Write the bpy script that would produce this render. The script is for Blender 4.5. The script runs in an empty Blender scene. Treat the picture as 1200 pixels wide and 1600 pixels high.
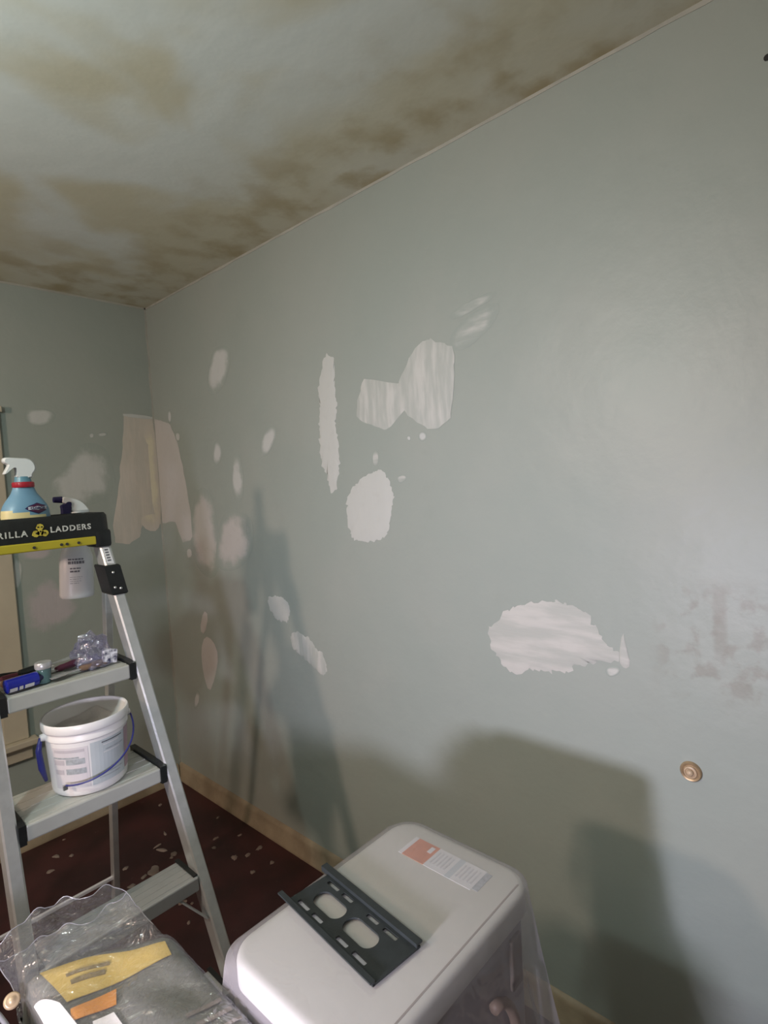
import bpy, bmesh, math, random
from mathutils import Vector, Matrix, noise, geometry
random.seed(7)
S = bpy.context.scene
COL = S.collection
PI = math.pi

# ------------------------------------------------------------------ camera, world, lights, exposure
FPX = 877.387
ROT = ((0.67345825, -0.07957529, 0.73492977),      # rows: world axes in camera space (x right, y down, z forward)
       (-0.73709807, 0.00308087, 0.67577877),
       (-0.05603951, -0.9968241, -0.05657996))
CAM = Vector((0, 0, 1.49))
cd = bpy.data.cameras.new('camera'); cam = bpy.data.objects.new('camera', cd); COL.objects.link(cam)
cd.sensor_fit = 'VERTICAL'; cd.sensor_height = 36.0; cd.lens = FPX / 1600 * 36.0; cd.clip_start = 0.02
M = Matrix(((ROT[0][0], -ROT[0][1], -ROT[0][2], CAM.x), (ROT[1][0], -ROT[1][1], -ROT[1][2], CAM.y),
            (ROT[2][0], -ROT[2][1], -ROT[2][2], CAM.z), (0, 0, 0, 1)))
cam.matrix_world = M
S.camera = cam

wd = bpy.data.worlds.new('world'); S.world = wd; wd.use_nodes = True
wd.node_tree.nodes['Background'].inputs[0].default_value = (0.03, 0.04, 0.06, 1)
wd.node_tree.nodes['Background'].inputs[1].default_value = 0.5

def lamp(name, loc, watts, col, rad):
    l = bpy.data.lights.new(name, 'POINT'); l.energy = watts; l.color = col; l.shadow_soft_size = rad
    o = bpy.data.objects.new(name, l); o.location = loc; COL.objects.link(o); return o
lamp('lamp_warm', (-1.6, 1.12, 1.86), 80, (1.0, 0.69, 0.55), 0.08)        # warm lamp further into the room
lamp('lamp_cool', (-0.40, 0.96, 1.93), 25, (0.85, 1.0, 0.95), 0.035)      # bare bulb hanging left of the camera
lamp('lamp_behind', (-0.45, -0.30, 1.62), 3.5, (1.0, 0.97, 0.92), 0.05)   # lamp behind the camera
sl = bpy.data.lights.new('lamp_low', 'SPOT'); sl.energy = 70; sl.color = (0.88, 0.83, 1.0); sl.shadow_soft_size = 0.045
sl.spot_size = math.radians(106); sl.spot_blend = 0.9                     # hand lamp set down left of the crate, turned to the right wall
sp = bpy.data.objects.new('lamp_low', sl); COL.objects.link(sp); sp.location = (-0.38, 0.42, 1.00)
sp.rotation_euler = (Vector((1.336, 0.80, 0.80)) - sp.location).to_track_quat('-Z', 'Y').to_euler()

S.view_settings.view_transform = 'Standard'; S.view_settings.look = 'None'
S.view_settings.gamma = 1.0; S.view_settings.use_curve_mapping = False
S.view_settings.exposure = 0.0

# ------------------------------------------------------------------ geometry of the place
XW, YW, ZC = 1.336, 2.763, 2.41          # right wall, back wall, ceiling
XL, YF = -4.8, -2.2                      # far left wall, wall behind the camera

def ray(px, py):
    v = (px - 600.0, py - 800.0, FPX)
    return Vector([sum(ROT[i][k] * v[k] for k in range(3)) for i in range(3)])
def on_right(px, py):                    # (y, z) on the right wall
    d = ray(px, py); t = (XW - CAM.x) / d.x; p = CAM + d * t; return p.y, p.z
def on_back(px, py):                     # (x, z) on the back wall
    d = ray(px, py); t = (YW - CAM.y) / d.y; p = CAM + d * t; return p.x, p.z
def on_z(px, py, z):
    d = ray(px, py); t = (z - CAM.z) / d.z; return CAM + d * t

# ------------------------------------------------------------------ helpers
class MB:
    def __init__(s): s.v = []; s.f = []; s.c = {}
    def add(s, vs, fs):
        n = len(s.v); s.v += [Vector(v) for v in vs]; s.f += [[i + n for i in f] for f in fs]; return n
    def box(s, x0, x1, y0, y1, z0, z1, bev=0.0, seg=2, mat=None):
        bm = bmesh.new(); bmesh.ops.create_cube(bm, size=1)
        for v in bm.verts: v.co = Vector(((x0 + x1) / 2 + v.co.x * (x1 - x0), (y0 + y1) / 2 + v.co.y * (y1 - y0), (z0 + z1) / 2 + v.co.z * (z1 - z0)))
        if bev > 0: bmesh.ops.bevel(bm, geom=list(bm.edges), offset=bev, segments=seg, profile=0.5, affect='EDGES')
        if mat is not None: bmesh.ops.transform(bm, matrix=mat, verts=bm.verts)
        s.bm(bm); return s
    def bm(s, bm):
        bm.verts.index_update()
        s.add([v.co.copy() for v in bm.verts], [[v.index for v in f.verts] for f in bm.faces]); bm.free()
    def beam(s, p0, p1, w, h, side=(1, 0, 0), bev=0.0):          # w along side, h across
        p0 = Vector(p0); p1 = Vector(p1); d = (p1 - p0); L = d.length; d.normalize()
        sd = Vector(side); sd = (sd - d * sd.dot(d)).normalized(); up = d.cross(sd)
        m = Matrix(((sd.x, up.x, d.x, 0), (sd.y, up.y, d.y, 0), (sd.z, up.z, d.z, 0), (0, 0, 0, 1)))
        m.translation = p0
        s.box(-w / 2, w / 2, -h / 2, h / 2, 0, L, bev, 2, m); return s
    def tube(s, pts, r, n=8, cap=True):
        pts = [Vector(p) for p in pts]; rs = r if isinstance(r, (list, tuple)) else [r] * len(pts)
        ring = []; prev = None
        for i, p in enumerate(pts):
            d = (pts[min(i + 1, len(pts) - 1)] - pts[max(i - 1, 0)]).normalized()
            if prev is None: a = d.orthogonal().normalized()
            else: a = (prev - d * prev.dot(d)).normalized()
            prev = a; b = d.cross(a)
            ring.append(s.add([p + (a * math.cos(2 * PI * k / n) + b * math.sin(2 * PI * k / n)) * rs[i] for k in range(n)], []))
        for i in range(len(pts) - 1):
            for k in range(n):
                s.f.append([ring[i] + k, ring[i] + (k + 1) % n, ring[i + 1] + (k + 1) % n, ring[i + 1] + k])
        if cap: s.f.append([ring[0] + k for k in range(n)][::-1]); s.f.append([ring[-1] + k for k in range(n)])
        return s
    def lathe(s, prof, n=32, c=(0, 0, 0), sx=1, sy=1, mat=None, a0=0, a1=2 * PI):
        full = abs(a1 - a0 - 2 * PI) < 1e-6; m = n if full else n + 1
        rings = []
        for r, z in prof:
            vs = [Vector((c[0] + r * sx * math.cos(a0 + (a1 - a0) * k / n), c[1] + r * sy * math.sin(a0 + (a1 - a0) * k / n), c[2] + z)) for k in range(m)]
            if mat is not None: vs = [mat @ v for v in vs]
            rings.append(s.add(vs, []))
        for i in range(len(prof) - 1):
            for k in range(n):
                k2 = (k + 1) % m
                s.f.append([rings[i] + k, rings[i] + k2, rings[i + 1] + k2, rings[i + 1] + k])
        return s
    def prism(s, poly, t0, t1, fr):                               # poly (a,b) extruded along c; fr maps (a,b,c) to a point
        n = len(poly); a = s.add([fr(p[0], p[1], t0) for p in poly], []); b = s.add([fr(p[0], p[1], t1) for p in poly], [])
        tris = geometry.tessellate_polygon([[Vector((p[0], p[1], 0)) for p in poly]])
        for t in tris:
            s.f.append([a + t[2], a + t[1], a + t[0]]); s.f.append([b + i for i in t])
        for i in range(n):
            j = (i + 1) % n; s.f.append([a + i, a + j, b + j, b + i])
        return s
    def build(s, name, mat, parent=None, smooth=False, origin=None, fix=True, label=None):
        if origin is None: origin = Vector((0, 0, 0)) if parent is None else root_loc(parent)
        me = bpy.data.meshes.new(name)
        me.from_pydata([tuple(v - Vector(origin)) for v in s.v], [], s.f)
        if fix:
            bm = bmesh.new(); bm.from_mesh(me); bmesh.ops.recalc_face_normals(bm, faces=bm.faces); bm.to_mesh(me); bm.free()
        me.materials.append(mat)
        for k, vals in s.c.items():
            at = me.attributes.new(k, 'FLOAT', 'POINT')
            for i, x in enumerate(vals): at.data[i].value = x
        if smooth is True: me.shade_smooth()
        elif smooth: me.shade_smooth(); me.set_sharp_from_angle(angle=math.radians(smooth))
        o = bpy.data.objects.new(name, me); COL.objects.link(o)
        if parent is not None: o.parent = parent
        else: o.location = origin
        if label: o['label'] = label
        return o
def root_loc(o):
    while o.parent: o = o.parent
    return o.location.copy()
def thing(name, label, cat, loc, group=None):
    o = bpy.data.objects.new(name, None); COL.objects.link(o); o.location = loc; o.empty_display_size = 0.05
    o['label'] = label; o['category'] = cat
    if group: o['group'] = group
    return o
def tag(o, label, cat, group=None):
    o['label'] = label; o['category'] = cat
    if group: o['group'] = group
    return o
def struct(o, label=None):
    o['kind'] = 'structure'
    if label: o['label'] = label
    return o

def text_mb(body, size, fr, depth=0.0006, bold=0.0, spacing=1.0):
    cu = bpy.data.curves.new('t', 'FONT'); cu.body = body; cu.size = size; cu.extrude = depth; cu.offset = bold
    cu.align_x = 'CENTER'; cu.align_y = 'CENTER'; cu.space_character = spacing; cu.resolution_u = 3
    o = bpy.data.objects.new('t', cu); COL.objects.link(o)
    dg = bpy.context.evaluated_depsgraph_get(); dg.update()
    me = o.evaluated_get(dg).to_mesh()
    mb = MB(); mb.add([fr(v.co.x, v.co.y, v.co.z) for v in me.vertices], [list(p.vertices) for p in me.polygons])
    o.evaluated_get(dg).to_mesh_clear(); bpy.data.objects.remove(o); bpy.data.curves.remove(cu)
    return mb
def plate_mb(outer, holes, depth, fr):                          # flat plate with holes, via a filled 2D curve
    cu = bpy.data.curves.new('p', 'CURVE'); cu.dimensions = '2D'; cu.fill_mode = 'BOTH'; cu.extrude = depth / 2
    for poly in [outer] + holes:
        sp = cu.splines.new('POLY'); sp.points.add(len(poly) - 1); sp.use_cyclic_u = True
        for i, p in enumerate(poly): sp.points[i].co = (p[0], p[1], 0, 1)
    o = bpy.data.objects.new('p', cu); COL.objects.link(o)
    dg = bpy.context.evaluated_depsgraph_get(); dg.update()
    me = o.evaluated_get(dg).to_mesh()
    mb = MB(); mb.add([fr(v.co.x, v.co.y, v.co.z) for v in me.vertices], [list(p.vertices) for p in me.polygons])
    o.evaluated_get(dg).to_mesh_clear(); bpy.data.objects.remove(o); bpy.data.curves.remove(cu)
    return mb
def slot(cx, cy, lx, ly, r, n=6):
    pts = []
    for sx, sy, a in ((1, 1, 0), (-1, 1, PI / 2), (-1, -1, PI), (1, -1, 1.5 * PI)):
        for k in range(n + 1):
            t = a + PI / 2 * k / n
            pts.append((cx + sx * (lx / 2 - r) + r * math.cos(t), cy + sy * (ly / 2 - r) + r * math.sin(t)))
    return pts

# ------------------------------------------------------------------ materials
def mat(name, col, rough=0.6, metal=0.0, var=0.0, vscale=20.0, bump=0.0, bscale=60.0, alpha=1.0, spec=0.5, trans=0.0, col2=None, ior=None, coat=0.0):
    m = bpy.data.materials.new(name); m.use_nodes = True; nt = m.node_tree; b = nt.nodes['Principled BSDF']
    b.inputs['Roughness'].default_value = rough; b.inputs['Metallic'].default_value = metal
    b.inputs['Alpha'].default_value = alpha; b.inputs['Specular IOR Level'].default_value = spec
    b.inputs['Transmission Weight'].default_value = trans; b.inputs['Coat Weight'].default_value = coat
    if ior: b.inputs['IOR'].default_value = ior
    tc = nt.nodes.new('ShaderNodeTexCoord')
    c = (col[0], col[1], col[2], 1)
    n = nt.nodes.new('ShaderNodeTexNoise'); n.inputs['Scale'].default_value = vscale; n.inputs['Detail'].default_value = 5
    nt.links.new(tc.outputs['Object'], n.inputs['Vector'])
    r = nt.nodes.new('ShaderNodeValToRGB')
    lo = col2 if col2 else [x * (1 - var) for x in col]
    r.color_ramp.elements[0].color = (lo[0], lo[1], lo[2], 1); r.color_ramp.elements[1].color = c
    r.color_ramp.elements[0].position = 0.35; r.color_ramp.elements[1].position = 0.62
    nt.links.new(n.outputs['Fac'], r.inputs['Fac']); nt.links.new(r.outputs['Color'], b.inputs['Base Color'])
    if bump > 0:
        n2 = nt.nodes.new('ShaderNodeTexNoise'); n2.inputs['Scale'].default_value = bscale; n2.inputs['Detail'].default_value = 4
        nt.links.new(tc.outputs['Object'], n2.inputs['Vector'])
        bp = nt.nodes.new('ShaderNodeBump'); bp.inputs['Strength'].default_value = bump; bp.inputs['Distance'].default_value = 0.01
        nt.links.new(n2.outputs['Fac'], bp.inputs['Height']); nt.links.new(bp.outputs['Normal'], b.inputs['Normal'])
    return m

def film(name, tint=(.96, .96, .97), gloss=.09, diff=.04, dcol=(.8, .8, .83), rough=.07, bump=.4, bscale=25):
    m = bpy.data.materials.new(name); m.use_nodes = True; nt = m.node_tree; nt.nodes.clear()
    out = nt.nodes.new('ShaderNodeOutputMaterial'); t = nt.nodes.new('ShaderNodeBsdfTransparent'); t.inputs[0].default_value = (*tint, 1)
    g = nt.nodes.new('ShaderNodeBsdfGlossy'); g.inputs['Roughness'].default_value = rough; g.inputs[0].default_value = (.95, .96, 1, 1)
    d = nt.nodes.new('ShaderNodeBsdfDiffuse'); tr = nt.nodes.new('ShaderNodeBsdfTranslucent')
    for x in (d, tr): x.inputs[0].default_value = (*dcol, 1)
    mx0 = nt.nodes.new('ShaderNodeMixShader'); mx0.inputs[0].default_value = .4
    mx1 = nt.nodes.new('ShaderNodeMixShader'); mx1.inputs[0].default_value = gloss
    mx2 = nt.nodes.new('ShaderNodeMixShader'); mx2.inputs[0].default_value = diff
    tc = nt.nodes.new('ShaderNodeTexCoord'); n = nt.nodes.new('ShaderNodeTexNoise'); n.inputs['Scale'].default_value = bscale; n.inputs['Detail'].default_value = 3; n.inputs['Distortion'].default_value = .6
    bp = nt.nodes.new('ShaderNodeBump'); bp.inputs['Strength'].default_value = bump; bp.inputs['Distance'].default_value = .02
    L = nt.links.new
    L(tc.outputs['Object'], n.inputs['Vector']); L(n.outputs['Fac'], bp.inputs['Height']); L(bp.outputs['Normal'], g.inputs['Normal'])
    L(d.outputs[0], mx0.inputs[1]); L(tr.outputs[0], mx0.inputs[2])
    L(t.outputs[0], mx1.inputs[1]); L(g.outputs[0], mx1.inputs[2]); L(mx1.outputs[0], mx2.inputs[1]); L(mx0.outputs[0], mx2.inputs[2]); L(mx2.outputs[0], out.inputs[0])
    return m
WALL = (0.326, 0.376, 0.352)
def N(nt, t, **kw):
    n = nt.nodes.new(t)
    for k, v in kw.items():
        if k in n.inputs: n.inputs[k].default_value = v
        else: setattr(n, k, v)
    return n
def mixc(nt, fac, a, b):
    m = nt.nodes.new('ShaderNodeMix'); m.data_type = 'RGBA'
    for sock, val in ((m.inputs[0], fac), (m.inputs[6], a), (m.inputs[7], b)):
        if hasattr(val, 'links') or hasattr(val, 'is_linked'): nt.links.new(val, sock)
        else: sock.default_value = val if not isinstance(val, tuple) else (val[0], val[1], val[2], 1)
    return m.outputs[2]
def ramp(nt, src, p0, p1, v0=0.0, v1=1.0):
    r = nt.nodes.new('ShaderNodeMapRange'); r.interpolation_type = 'SMOOTHSTEP'
    nt.links.new(src, r.inputs[0]); r.inputs[1].default_value = p0; r.inputs[2].default_value = p1
    r.inputs[3].default_value = v0; r.inputs[4].default_value = v1; return r.outputs[0]
def mul(nt, a, b, op='MULTIPLY'):
    m = nt.nodes.new('ShaderNodeMath'); m.operation = op
    for s, v in ((m.inputs[0], a), (m.inputs[1], b)):
        if isinstance(v, (int, float)): s.default_value = v
        else: nt.links.new(v, s)
    return m.outputs[0]

def wall_material(name, scuffs):
    m = bpy.data.materials.new(name); m.use_nodes = True; nt = m.node_tree; b = nt.nodes['Principled BSDF']
    b.inputs['Roughness'].default_value = 0.42; b.inputs['Specular IOR Level'].default_value = 0.35
    g = N(nt, 'ShaderNodeNewGeometry'); pos = g.outputs['Position']
    n1 = N(nt, 'ShaderNodeTexNoise', Scale=2.2, Detail=6.0); nt.links.new(pos, n1.inputs['Vector'])
    c = mixc(nt, ramp(nt, n1.outputs['Fac'], 0.35, 0.68), WALL, (WALL[0] * 1.06, WALL[1] * 1.03, WALL[2] * 1.03))
    n2 = N(nt, 'ShaderNodeTexNoise', Scale=9.0, Detail=8.0, Roughness=0.7); nt.links.new(pos, n2.inputs['Vector'])
    c = mixc(nt, ramp(nt, n2.outputs['Fac'], 0.55, 0.8, 0, 0.25), c, (WALL[0] * 0.85, WALL[1] * 0.84, WALL[2] * 0.82))
    if scuffs:                           # grey rub marks above the brass stud, with a shape of their own
        sx = N(nt, 'ShaderNodeSeparateXYZ'); nt.links.new(pos, sx.inputs[0])
        y, z = sx.outputs[1], sx.outputs[2]
        w = mul(nt, mul(nt, ramp(nt, y, 0.44, 0.36), ramp(nt, z, 0.95, 1.02)), ramp(nt, z, 1.26, 1.18))
        n3 = N(nt, 'ShaderNodeTexNoise', Scale=22.0, Detail=5.0); nt.links.new(pos, n3.inputs['Vector'])
        c = mixc(nt, mul(nt, w, ramp(nt, n3.outputs['Fac'], 0.5, 0.66, 0, 0.6)), c, (0.26, 0.26, 0.23))
        # a rubbed vertical streak
        w2 = mul(nt, mul(nt, ramp(nt, y, 0.262, 0.274), ramp(nt, y, 0.298, 0.287)), mul(nt, ramp(nt, z, 1.04, 1.1), ramp(nt, z, 1.24, 1.2)))
        c = mixc(nt, mul(nt, w2, 0.5), c, (0.26, 0.26, 0.23))
    nt.links.new(c, b.inputs['Base Color'])
    n4 = N(nt, 'ShaderNodeTexNoise', Scale=7.0, Detail=6.0); nt.links.new(pos, n4.inputs['Vector'])
    bp = N(nt, 'ShaderNodeBump', Strength=0.25, Distance=0.02); nt.links.new(n4.outputs['Fac'], bp.inputs['Height']); nt.links.new(bp.outputs['Normal'], b.inputs['Normal'])
    return m
m_wall_r = wall_material('wall_paint_right', True)
m_wall_b = wall_material('wall_paint', False)

def ceiling_material():
    m = bpy.data.materials.new('ceiling_paint'); m.use_nodes = True; nt = m.node_tree; b = nt.nodes['Principled BSDF']
    b.inputs['Roughness'].default_value = 0.6
    g = N(nt, 'ShaderNodeNewGeometry'); pos = g.outputs['Position']
    sx = N(nt, 'ShaderNodeSeparateXYZ'); nt.links.new(pos, sx.inputs[0])
    n1 = N(nt, 'ShaderNodeTexNoise', Scale=2.3, Detail=3.0, Roughness=0.45, Distortion=0.4); nt.links.new(pos, n1.inputs['Vector'])
    n2 = N(nt, 'ShaderNodeTexNoise', Scale=7.0, Detail=4.0); nt.links.new(pos, n2.inputs['Vector'])
    white = (0.72, 0.77, 0.75); tan = (0.62, 0.60, 0.47); brown = (0.42, 0.35, 0.20)
    # tobacco-coloured staining: blotches over the ceiling and a band that follows the two walls
    c = mixc(nt, ramp(nt, n1.outputs['Fac'], 0.40, 0.58), white, tan)
    er = ramp(nt, sx.outputs[0], XW - 0.55, XW - 0.02); eb = ramp(nt, sx.outputs[1], YW - 0.75, YW - 0.02)
    e = mul(nt, er, eb, 'MAXIMUM')
    c = mixc(nt, mul(nt, e, 0.75), c, tan)
    c = mixc(nt, mul(nt, e, ramp(nt, n2.outputs['Fac'], 0.42, 0.68, 0, 0.85)), c, brown)
    nt.links.new(c, b.inputs['Base Color'])
    bp = N(nt, 'ShaderNodeBump', Strength=0.2, Distance=0.02); nt.links.new(n2.outputs['Fac'], bp.inputs['Height']); nt.links.new(bp.outputs['Normal'], b.inputs['Normal'])
    return m
m_ceil = ceiling_material()

def patch_material(name, col, hard=0.0, streak=0.0, vert=True, under=None):
    m = bpy.data.materials.new(name); m.use_nodes = True; nt = m.node_tree; b = nt.nodes['Principled BSDF']
    b.inputs['Roughness'].default_value = 0.7; b.inputs['Specular IOR Level'].default_value = 0.3
    at = N(nt, 'ShaderNodeAttribute', attribute_name='cover')
    g = N(nt, 'ShaderNodeNewGeometry'); pos = g.outputs['Position']
    mp = N(nt, 'ShaderNodeMapping'); nt.links.new(pos, mp.inputs['Vector'])
    mp.inputs['Scale'].default_value = (40, 40, 7) if vert else (7, 7, 40)
    n = N(nt, 'ShaderNodeTexNoise', Scale=1.0, Detail=6.0); nt.links.new(mp.outputs[0], n.inputs['Vector'])
    n2 = N(nt, 'ShaderNodeTexNoise', Scale=30.0, Detail=5.0); nt.links.new(pos, n2.inputs['Vector'])
    if hard: f = ramp(nt, mul(nt, at.outputs['Fac'], mul(nt, n2.outputs['Fac'], 0.9, 'ADD')), 0.05, 0.35)
    else:
        n5 = N(nt, 'ShaderNodeTexNoise', Scale=13.0, Detail=6.0, Roughness=0.6); nt.links.new(pos, n5.inputs['Vector'])
        nn = mul(nt, mul(nt, n5.outputs['Fac'], 0.5, 'SUBTRACT'), 1.5)
        f = ramp(nt, mul(nt, at.outputs['Fac'], mul(nt, nn, mul(nt, at.outputs['Fac'], 6.0, 'MULTIPLY')) if False else mul(nt, nn, ramp(nt, at.outputs['Fac'], 0.0, 0.25)), 'ADD'), 0.02, 0.72)
    if streak: f = mul(nt, f, ramp(nt, n.outputs['Fac'], 0.38, 0.66, 1 - streak, 1))
    c = mixc(nt, f, under or WALL, col)
    c2 = mixc(nt, ramp(nt, n2.outputs['Fac'], 0.5, 0.75, 0, 0.22), c, (col[0] * 0.85, col[1] * 0.85, col[2] * 0.83))
    nt.links.new(c2, b.inputs['Base Color'])
    bp = N(nt, 'ShaderNodeBump', Strength=0.3, Distance=0.006); nt.links.new(n.outputs['Fac'], bp.inputs['Height']); nt.links.new(bp.outputs['Normal'], b.inputs['Normal'])
    return m
PWHITE = (0.53, 0.56, 0.545)
m_p_hard = patch_material('compound_hard', PWHITE, 1)
m_p_soft = patch_material('compound_sanded', (0.53, 0.56, 0.555), 0)
m_p_streak = patch_material('compound_trowelled', (0.55, 0.57, 0.55), 1, 0.55)
m_p_streakh = patch_material('compound_trowelled_flat', (0.55, 0.56, 0.54), 1, 0.45, False)
m_p_brush = patch_material('compound_brushed', (0.54, 0.56, 0.54), 0, 0.9, False)
m_p_pink = patch_material('compound_pinkish', (0.52, 0.52, 0.515), 0)
m_p_tan = patch_material('tan_patch', (0.56, 0.53, 0.48), 1, 0.2)
m_p_cream = patch_material('cream_patch', (0.66, 0.63, 0.50), 0, under=(0.56, 0.53, 0.48))
m_p_lilac = patch_material('compound_lilac', (0.46, 0.44, 0.46), 0)

m_floor = bpy.data.materials.new('floor_paint'); m_floor.use_nodes = True
def _fl():
    nt = m_floor.node_tree; b = nt.nodes['Principled BSDF']; b.inputs['Roughness'].default_value = 0.45
    g = N(nt, 'ShaderNodeNewGeometry'); pos = g.outputs['Position']
    n = N(nt, 'ShaderNodeTexNoise', Scale=5.0, Detail=6.0); nt.links.new(pos, n.inputs['Vector'])
    c = mixc(nt, ramp(nt, n.outputs['Fac'], 0.35, 0.7), (0.030, 0.009, 0.010), (0.065, 0.018, 0.019))
    n2 = N(nt, 'ShaderNodeTexNoise', Scale=26.0, Detail=8.0, Roughness=0.65); nt.links.new(pos, n2.inputs['Vector'])
    c = mixc(nt, ramp(nt, n2.outputs['Fac'], 0.64, 0.74, 0, 0.45), c, (0.20, 0.16, 0.14))
    nt.links.new(c, b.inputs['Base Color'])
_fl()
m_base = mat('baseboard_paint', (0.36, 0.30, 0.21), 0.5, var=0.3, vscale=9, bump=0.1)
m_far = mat('dark_unseen_walls', (0.15, 0.13, 0.11), 0.6, var=0.2, vscale=4)  # unseen walls coloured dark to cut bounce light and deepen shadows
m_trim = mat('window_trim_paint', (0.52, 0.48, 0.38), 0.45, var=0.1, vscale=6)
m_caulk = mat('cut_line', (0.42, 0.43, 0.39), 0.6, var=0.15, vscale=14)
m_glass = mat('window_glass', (0.9, 0.95, 1), 0.03, trans=1.0, ior=1.45)
m_alu = mat('brushed_aluminium', (0.66, 0.69, 0.69), 0.36, metal=0.65, var=0.10, vscale=35, bump=0.05, bscale=200)
m_alu2 = mat('dull_aluminium', (0.48, 0.50, 0.51), 0.45, metal=0.5, var=0.05, vscale=30)
m_brace = mat('bright_brace', (0.74, 0.76, 0.82), 0.3, metal=0.25, var=0.05)
m_step = mat('step_tread', (0.50, 0.52, 0.49), 0.45, metal=0.25, var=0.05, vscale=25)
m_black = mat('black_plastic', (0.012, 0.014, 0.015), 0.4, var=0.3, vscale=40, bump=0.1, bscale=300)
m_yellow = mat('yellow_plastic', (0.46, 0.39, 0.03), 0.45, var=0.08)
m_letter = mat('white_print', (0.62, 0.64, 0.60), 0.6, var=0.45, vscale=160)
m_emblem = mat('yellow_print', (0.55, 0.45, 0.06), 0.6, var=0.35, vscale=120)
m_sticker = mat('white_sticker', (0.70, 0.71, 0.72), 0.5, var=0.08)
m_ink = mat('grey_ink', (0.16, 0.17, 0.19), 0.6, var=0.4, vscale=250)
m_faint2 = mat('very_faint_ink', (0.58, 0.60, 0.61), 0.6, var=0.1, vscale=150)
m_faintink = mat('faint_ink', (0.40, 0.44, 0.47), 0.6, var=0.25, vscale=150)
m_rivet = mat('rivet_steel', (0.55, 0.57, 0.57), 0.35, metal=0.9)
m_pail = mat('white_pail_plastic', (0.80, 0.80, 0.80), 0.35, var=0.05)
m_pail.node_tree.nodes['Principled BSDF'].inputs['Subsurface Weight'].default_value = 0.0
m_compound = mat('joint_compound', (0.72, 0.70, 0.68), 0.75, var=0.12, vscale=25, bump=0.6, bscale=25)
m_lab1 = mat('pail_label_lilac', (0.66, 0.64, 0.67), 0.5, var=0.06)
m_lab2 = mat('pail_label_blue', (0.52, 0.58, 0.61), 0.5, var=0.08)
m_lab3 = mat('pail_label_rose', (0.52, 0.37, 0.43), 0.5, var=0.1)
m_bail = mat('blue_plastic', (0.03, 0.035, 0.20), 0.35)
m_blue = mat('glossy_blue_plastic', (0.012, 0.02, 0.30), 0.15, var=0.2, coat=0.5)
m_navy = mat('navy_plastic', (0.016, 0.014, 0.075), 0.35)
m_trig = mat('white_trigger_plastic', (0.70, 0.74, 0.77), 0.35)
m_bottle = mat('white_bottle_plastic', (0.60, 0.64, 0.65), 0.35, var=0.04)
m_clb = mat('light_blue_sleeve', (0.17, 0.34, 0.50), 0.35, var=0.12, vscale=12)
m_clteal = mat('teal_sleeve', (0.12, 0.27, 0.36), 0.35)
m_clred = mat('red_band', (0.40, 0.02, 0.04), 0.35, var=0.2)
m_clyel = mat('pale_yellow_sleeve', (0.68, 0.60, 0.32), 0.4, var=0.06)
m_clwhite = mat('pale_sleeve', (0.55, 0.60, 0.64), 0.4)
m_badge = mat('badge_maroon', (0.07, 0.012, 0.05), 0.4)
m_badge2 = mat('badge_navy', (0.02, 0.02, 0.09), 0.4)
m_badge3 = mat('badge_silver', (0.46, 0.48, 0.56), 0.4)
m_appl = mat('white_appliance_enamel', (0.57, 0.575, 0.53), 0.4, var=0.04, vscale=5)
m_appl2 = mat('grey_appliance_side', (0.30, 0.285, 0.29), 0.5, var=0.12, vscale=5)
m_groove = mat('brown_seal', (0.20, 0.17, 0.14), 0.6)
m_rust = mat('brown_hose', (0.26, 0.19, 0.14), 0.55)
m_film2 = film('clear_bag_film', gloss=.15, diff=.085, dcol=(.62, .62, .68), rough=.05, bump=.8, bscale=40)
m_hem = film('bag_hem_film', gloss=.3, diff=.4, dcol=(.7, .7, .76), rough=.1)
m_drape = film('clear_plastic_sheet', gloss=.11, diff=.33, dcol=(.60, .57, .60), rough=.12, bscale=12)
m_orange = mat('orange_label', (0.60, 0.20, 0.08), 0.5, var=0.15, vscale=60)
m_brk = mat('dark_powder_coat', (0.022, 0.028, 0.030), 0.45, var=0.25, vscale=60, bump=0.06, bscale=400)
m_ycard = mat('yellow_card', (0.55, 0.40, 0.10), 0.5, var=0.12, vscale=20)
m_ocard = mat('orange_card', (0.66, 0.27, 0.04), 0.5, var=0.12, vscale=40)
m_gcloth = mat('folded_grey_plastic', (0.17, 0.17, 0.14), 0.4, var=0.3, vscale=10, bump=0.5, bscale=18)
m_wlabel_glare = mat('white_label_and_glare', (0.80, 0.77, 0.72), 0.5)
m_brownink = mat('brown_print', (0.24, 0.18, 0.07), 0.6, var=0.3, vscale=120)
m_canvas = mat('navy_canvas', (0.018, 0.016, 0.045), 0.85, var=0.35, vscale=30, bump=0.3, bscale=150)
m_pipe = mat('grey_piping', (0.18, 0.18, 0.20), 0.6)
m_brass = mat('aged_brass', (0.46, 0.34, 0.21), 0.4, metal=0.35, var=0.3, vscale=40)
m_cream_stud = mat('cream_stud', (0.55, 0.43, 0.30), 0.4, var=0.2, vscale=60)
m_crate = mat('black_crate_plastic', (0.010, 0.011, 0.012), 0.5, var=0.2)
m_wood = mat('scraper_wood', (0.22, 0.14, 0.09), 0.6, var=0.4, vscale=30)
m_blade = mat('scraper_steel', (0.66, 0.66, 0.68), 0.3, metal=0.45, var=0.3, vscale=50)
m_burg = mat('burgundy_grip', (0.09, 0.02, 0.04), 0.4)
m_jar = mat('teal_glass_jar', (0.12, 0.22, 0.22), 0.15, var=0.2, alpha=0.85)
m_wrap = film('violet_tinted_wrap', tint=(.85, .85, .95), gloss=.22, diff=.22, dcol=(.36, .36, .52), rough=.1, bscale=70)
m_packet = mat('printed_packet', (0.72, 0.73, 0.80), 0.4, col2=(0.03, 0.03, 0.08), vscale=90)
m_chip = mat('paint_chip', (0.25, 0.20, 0.175), 0.7, var=0.2)
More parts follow.
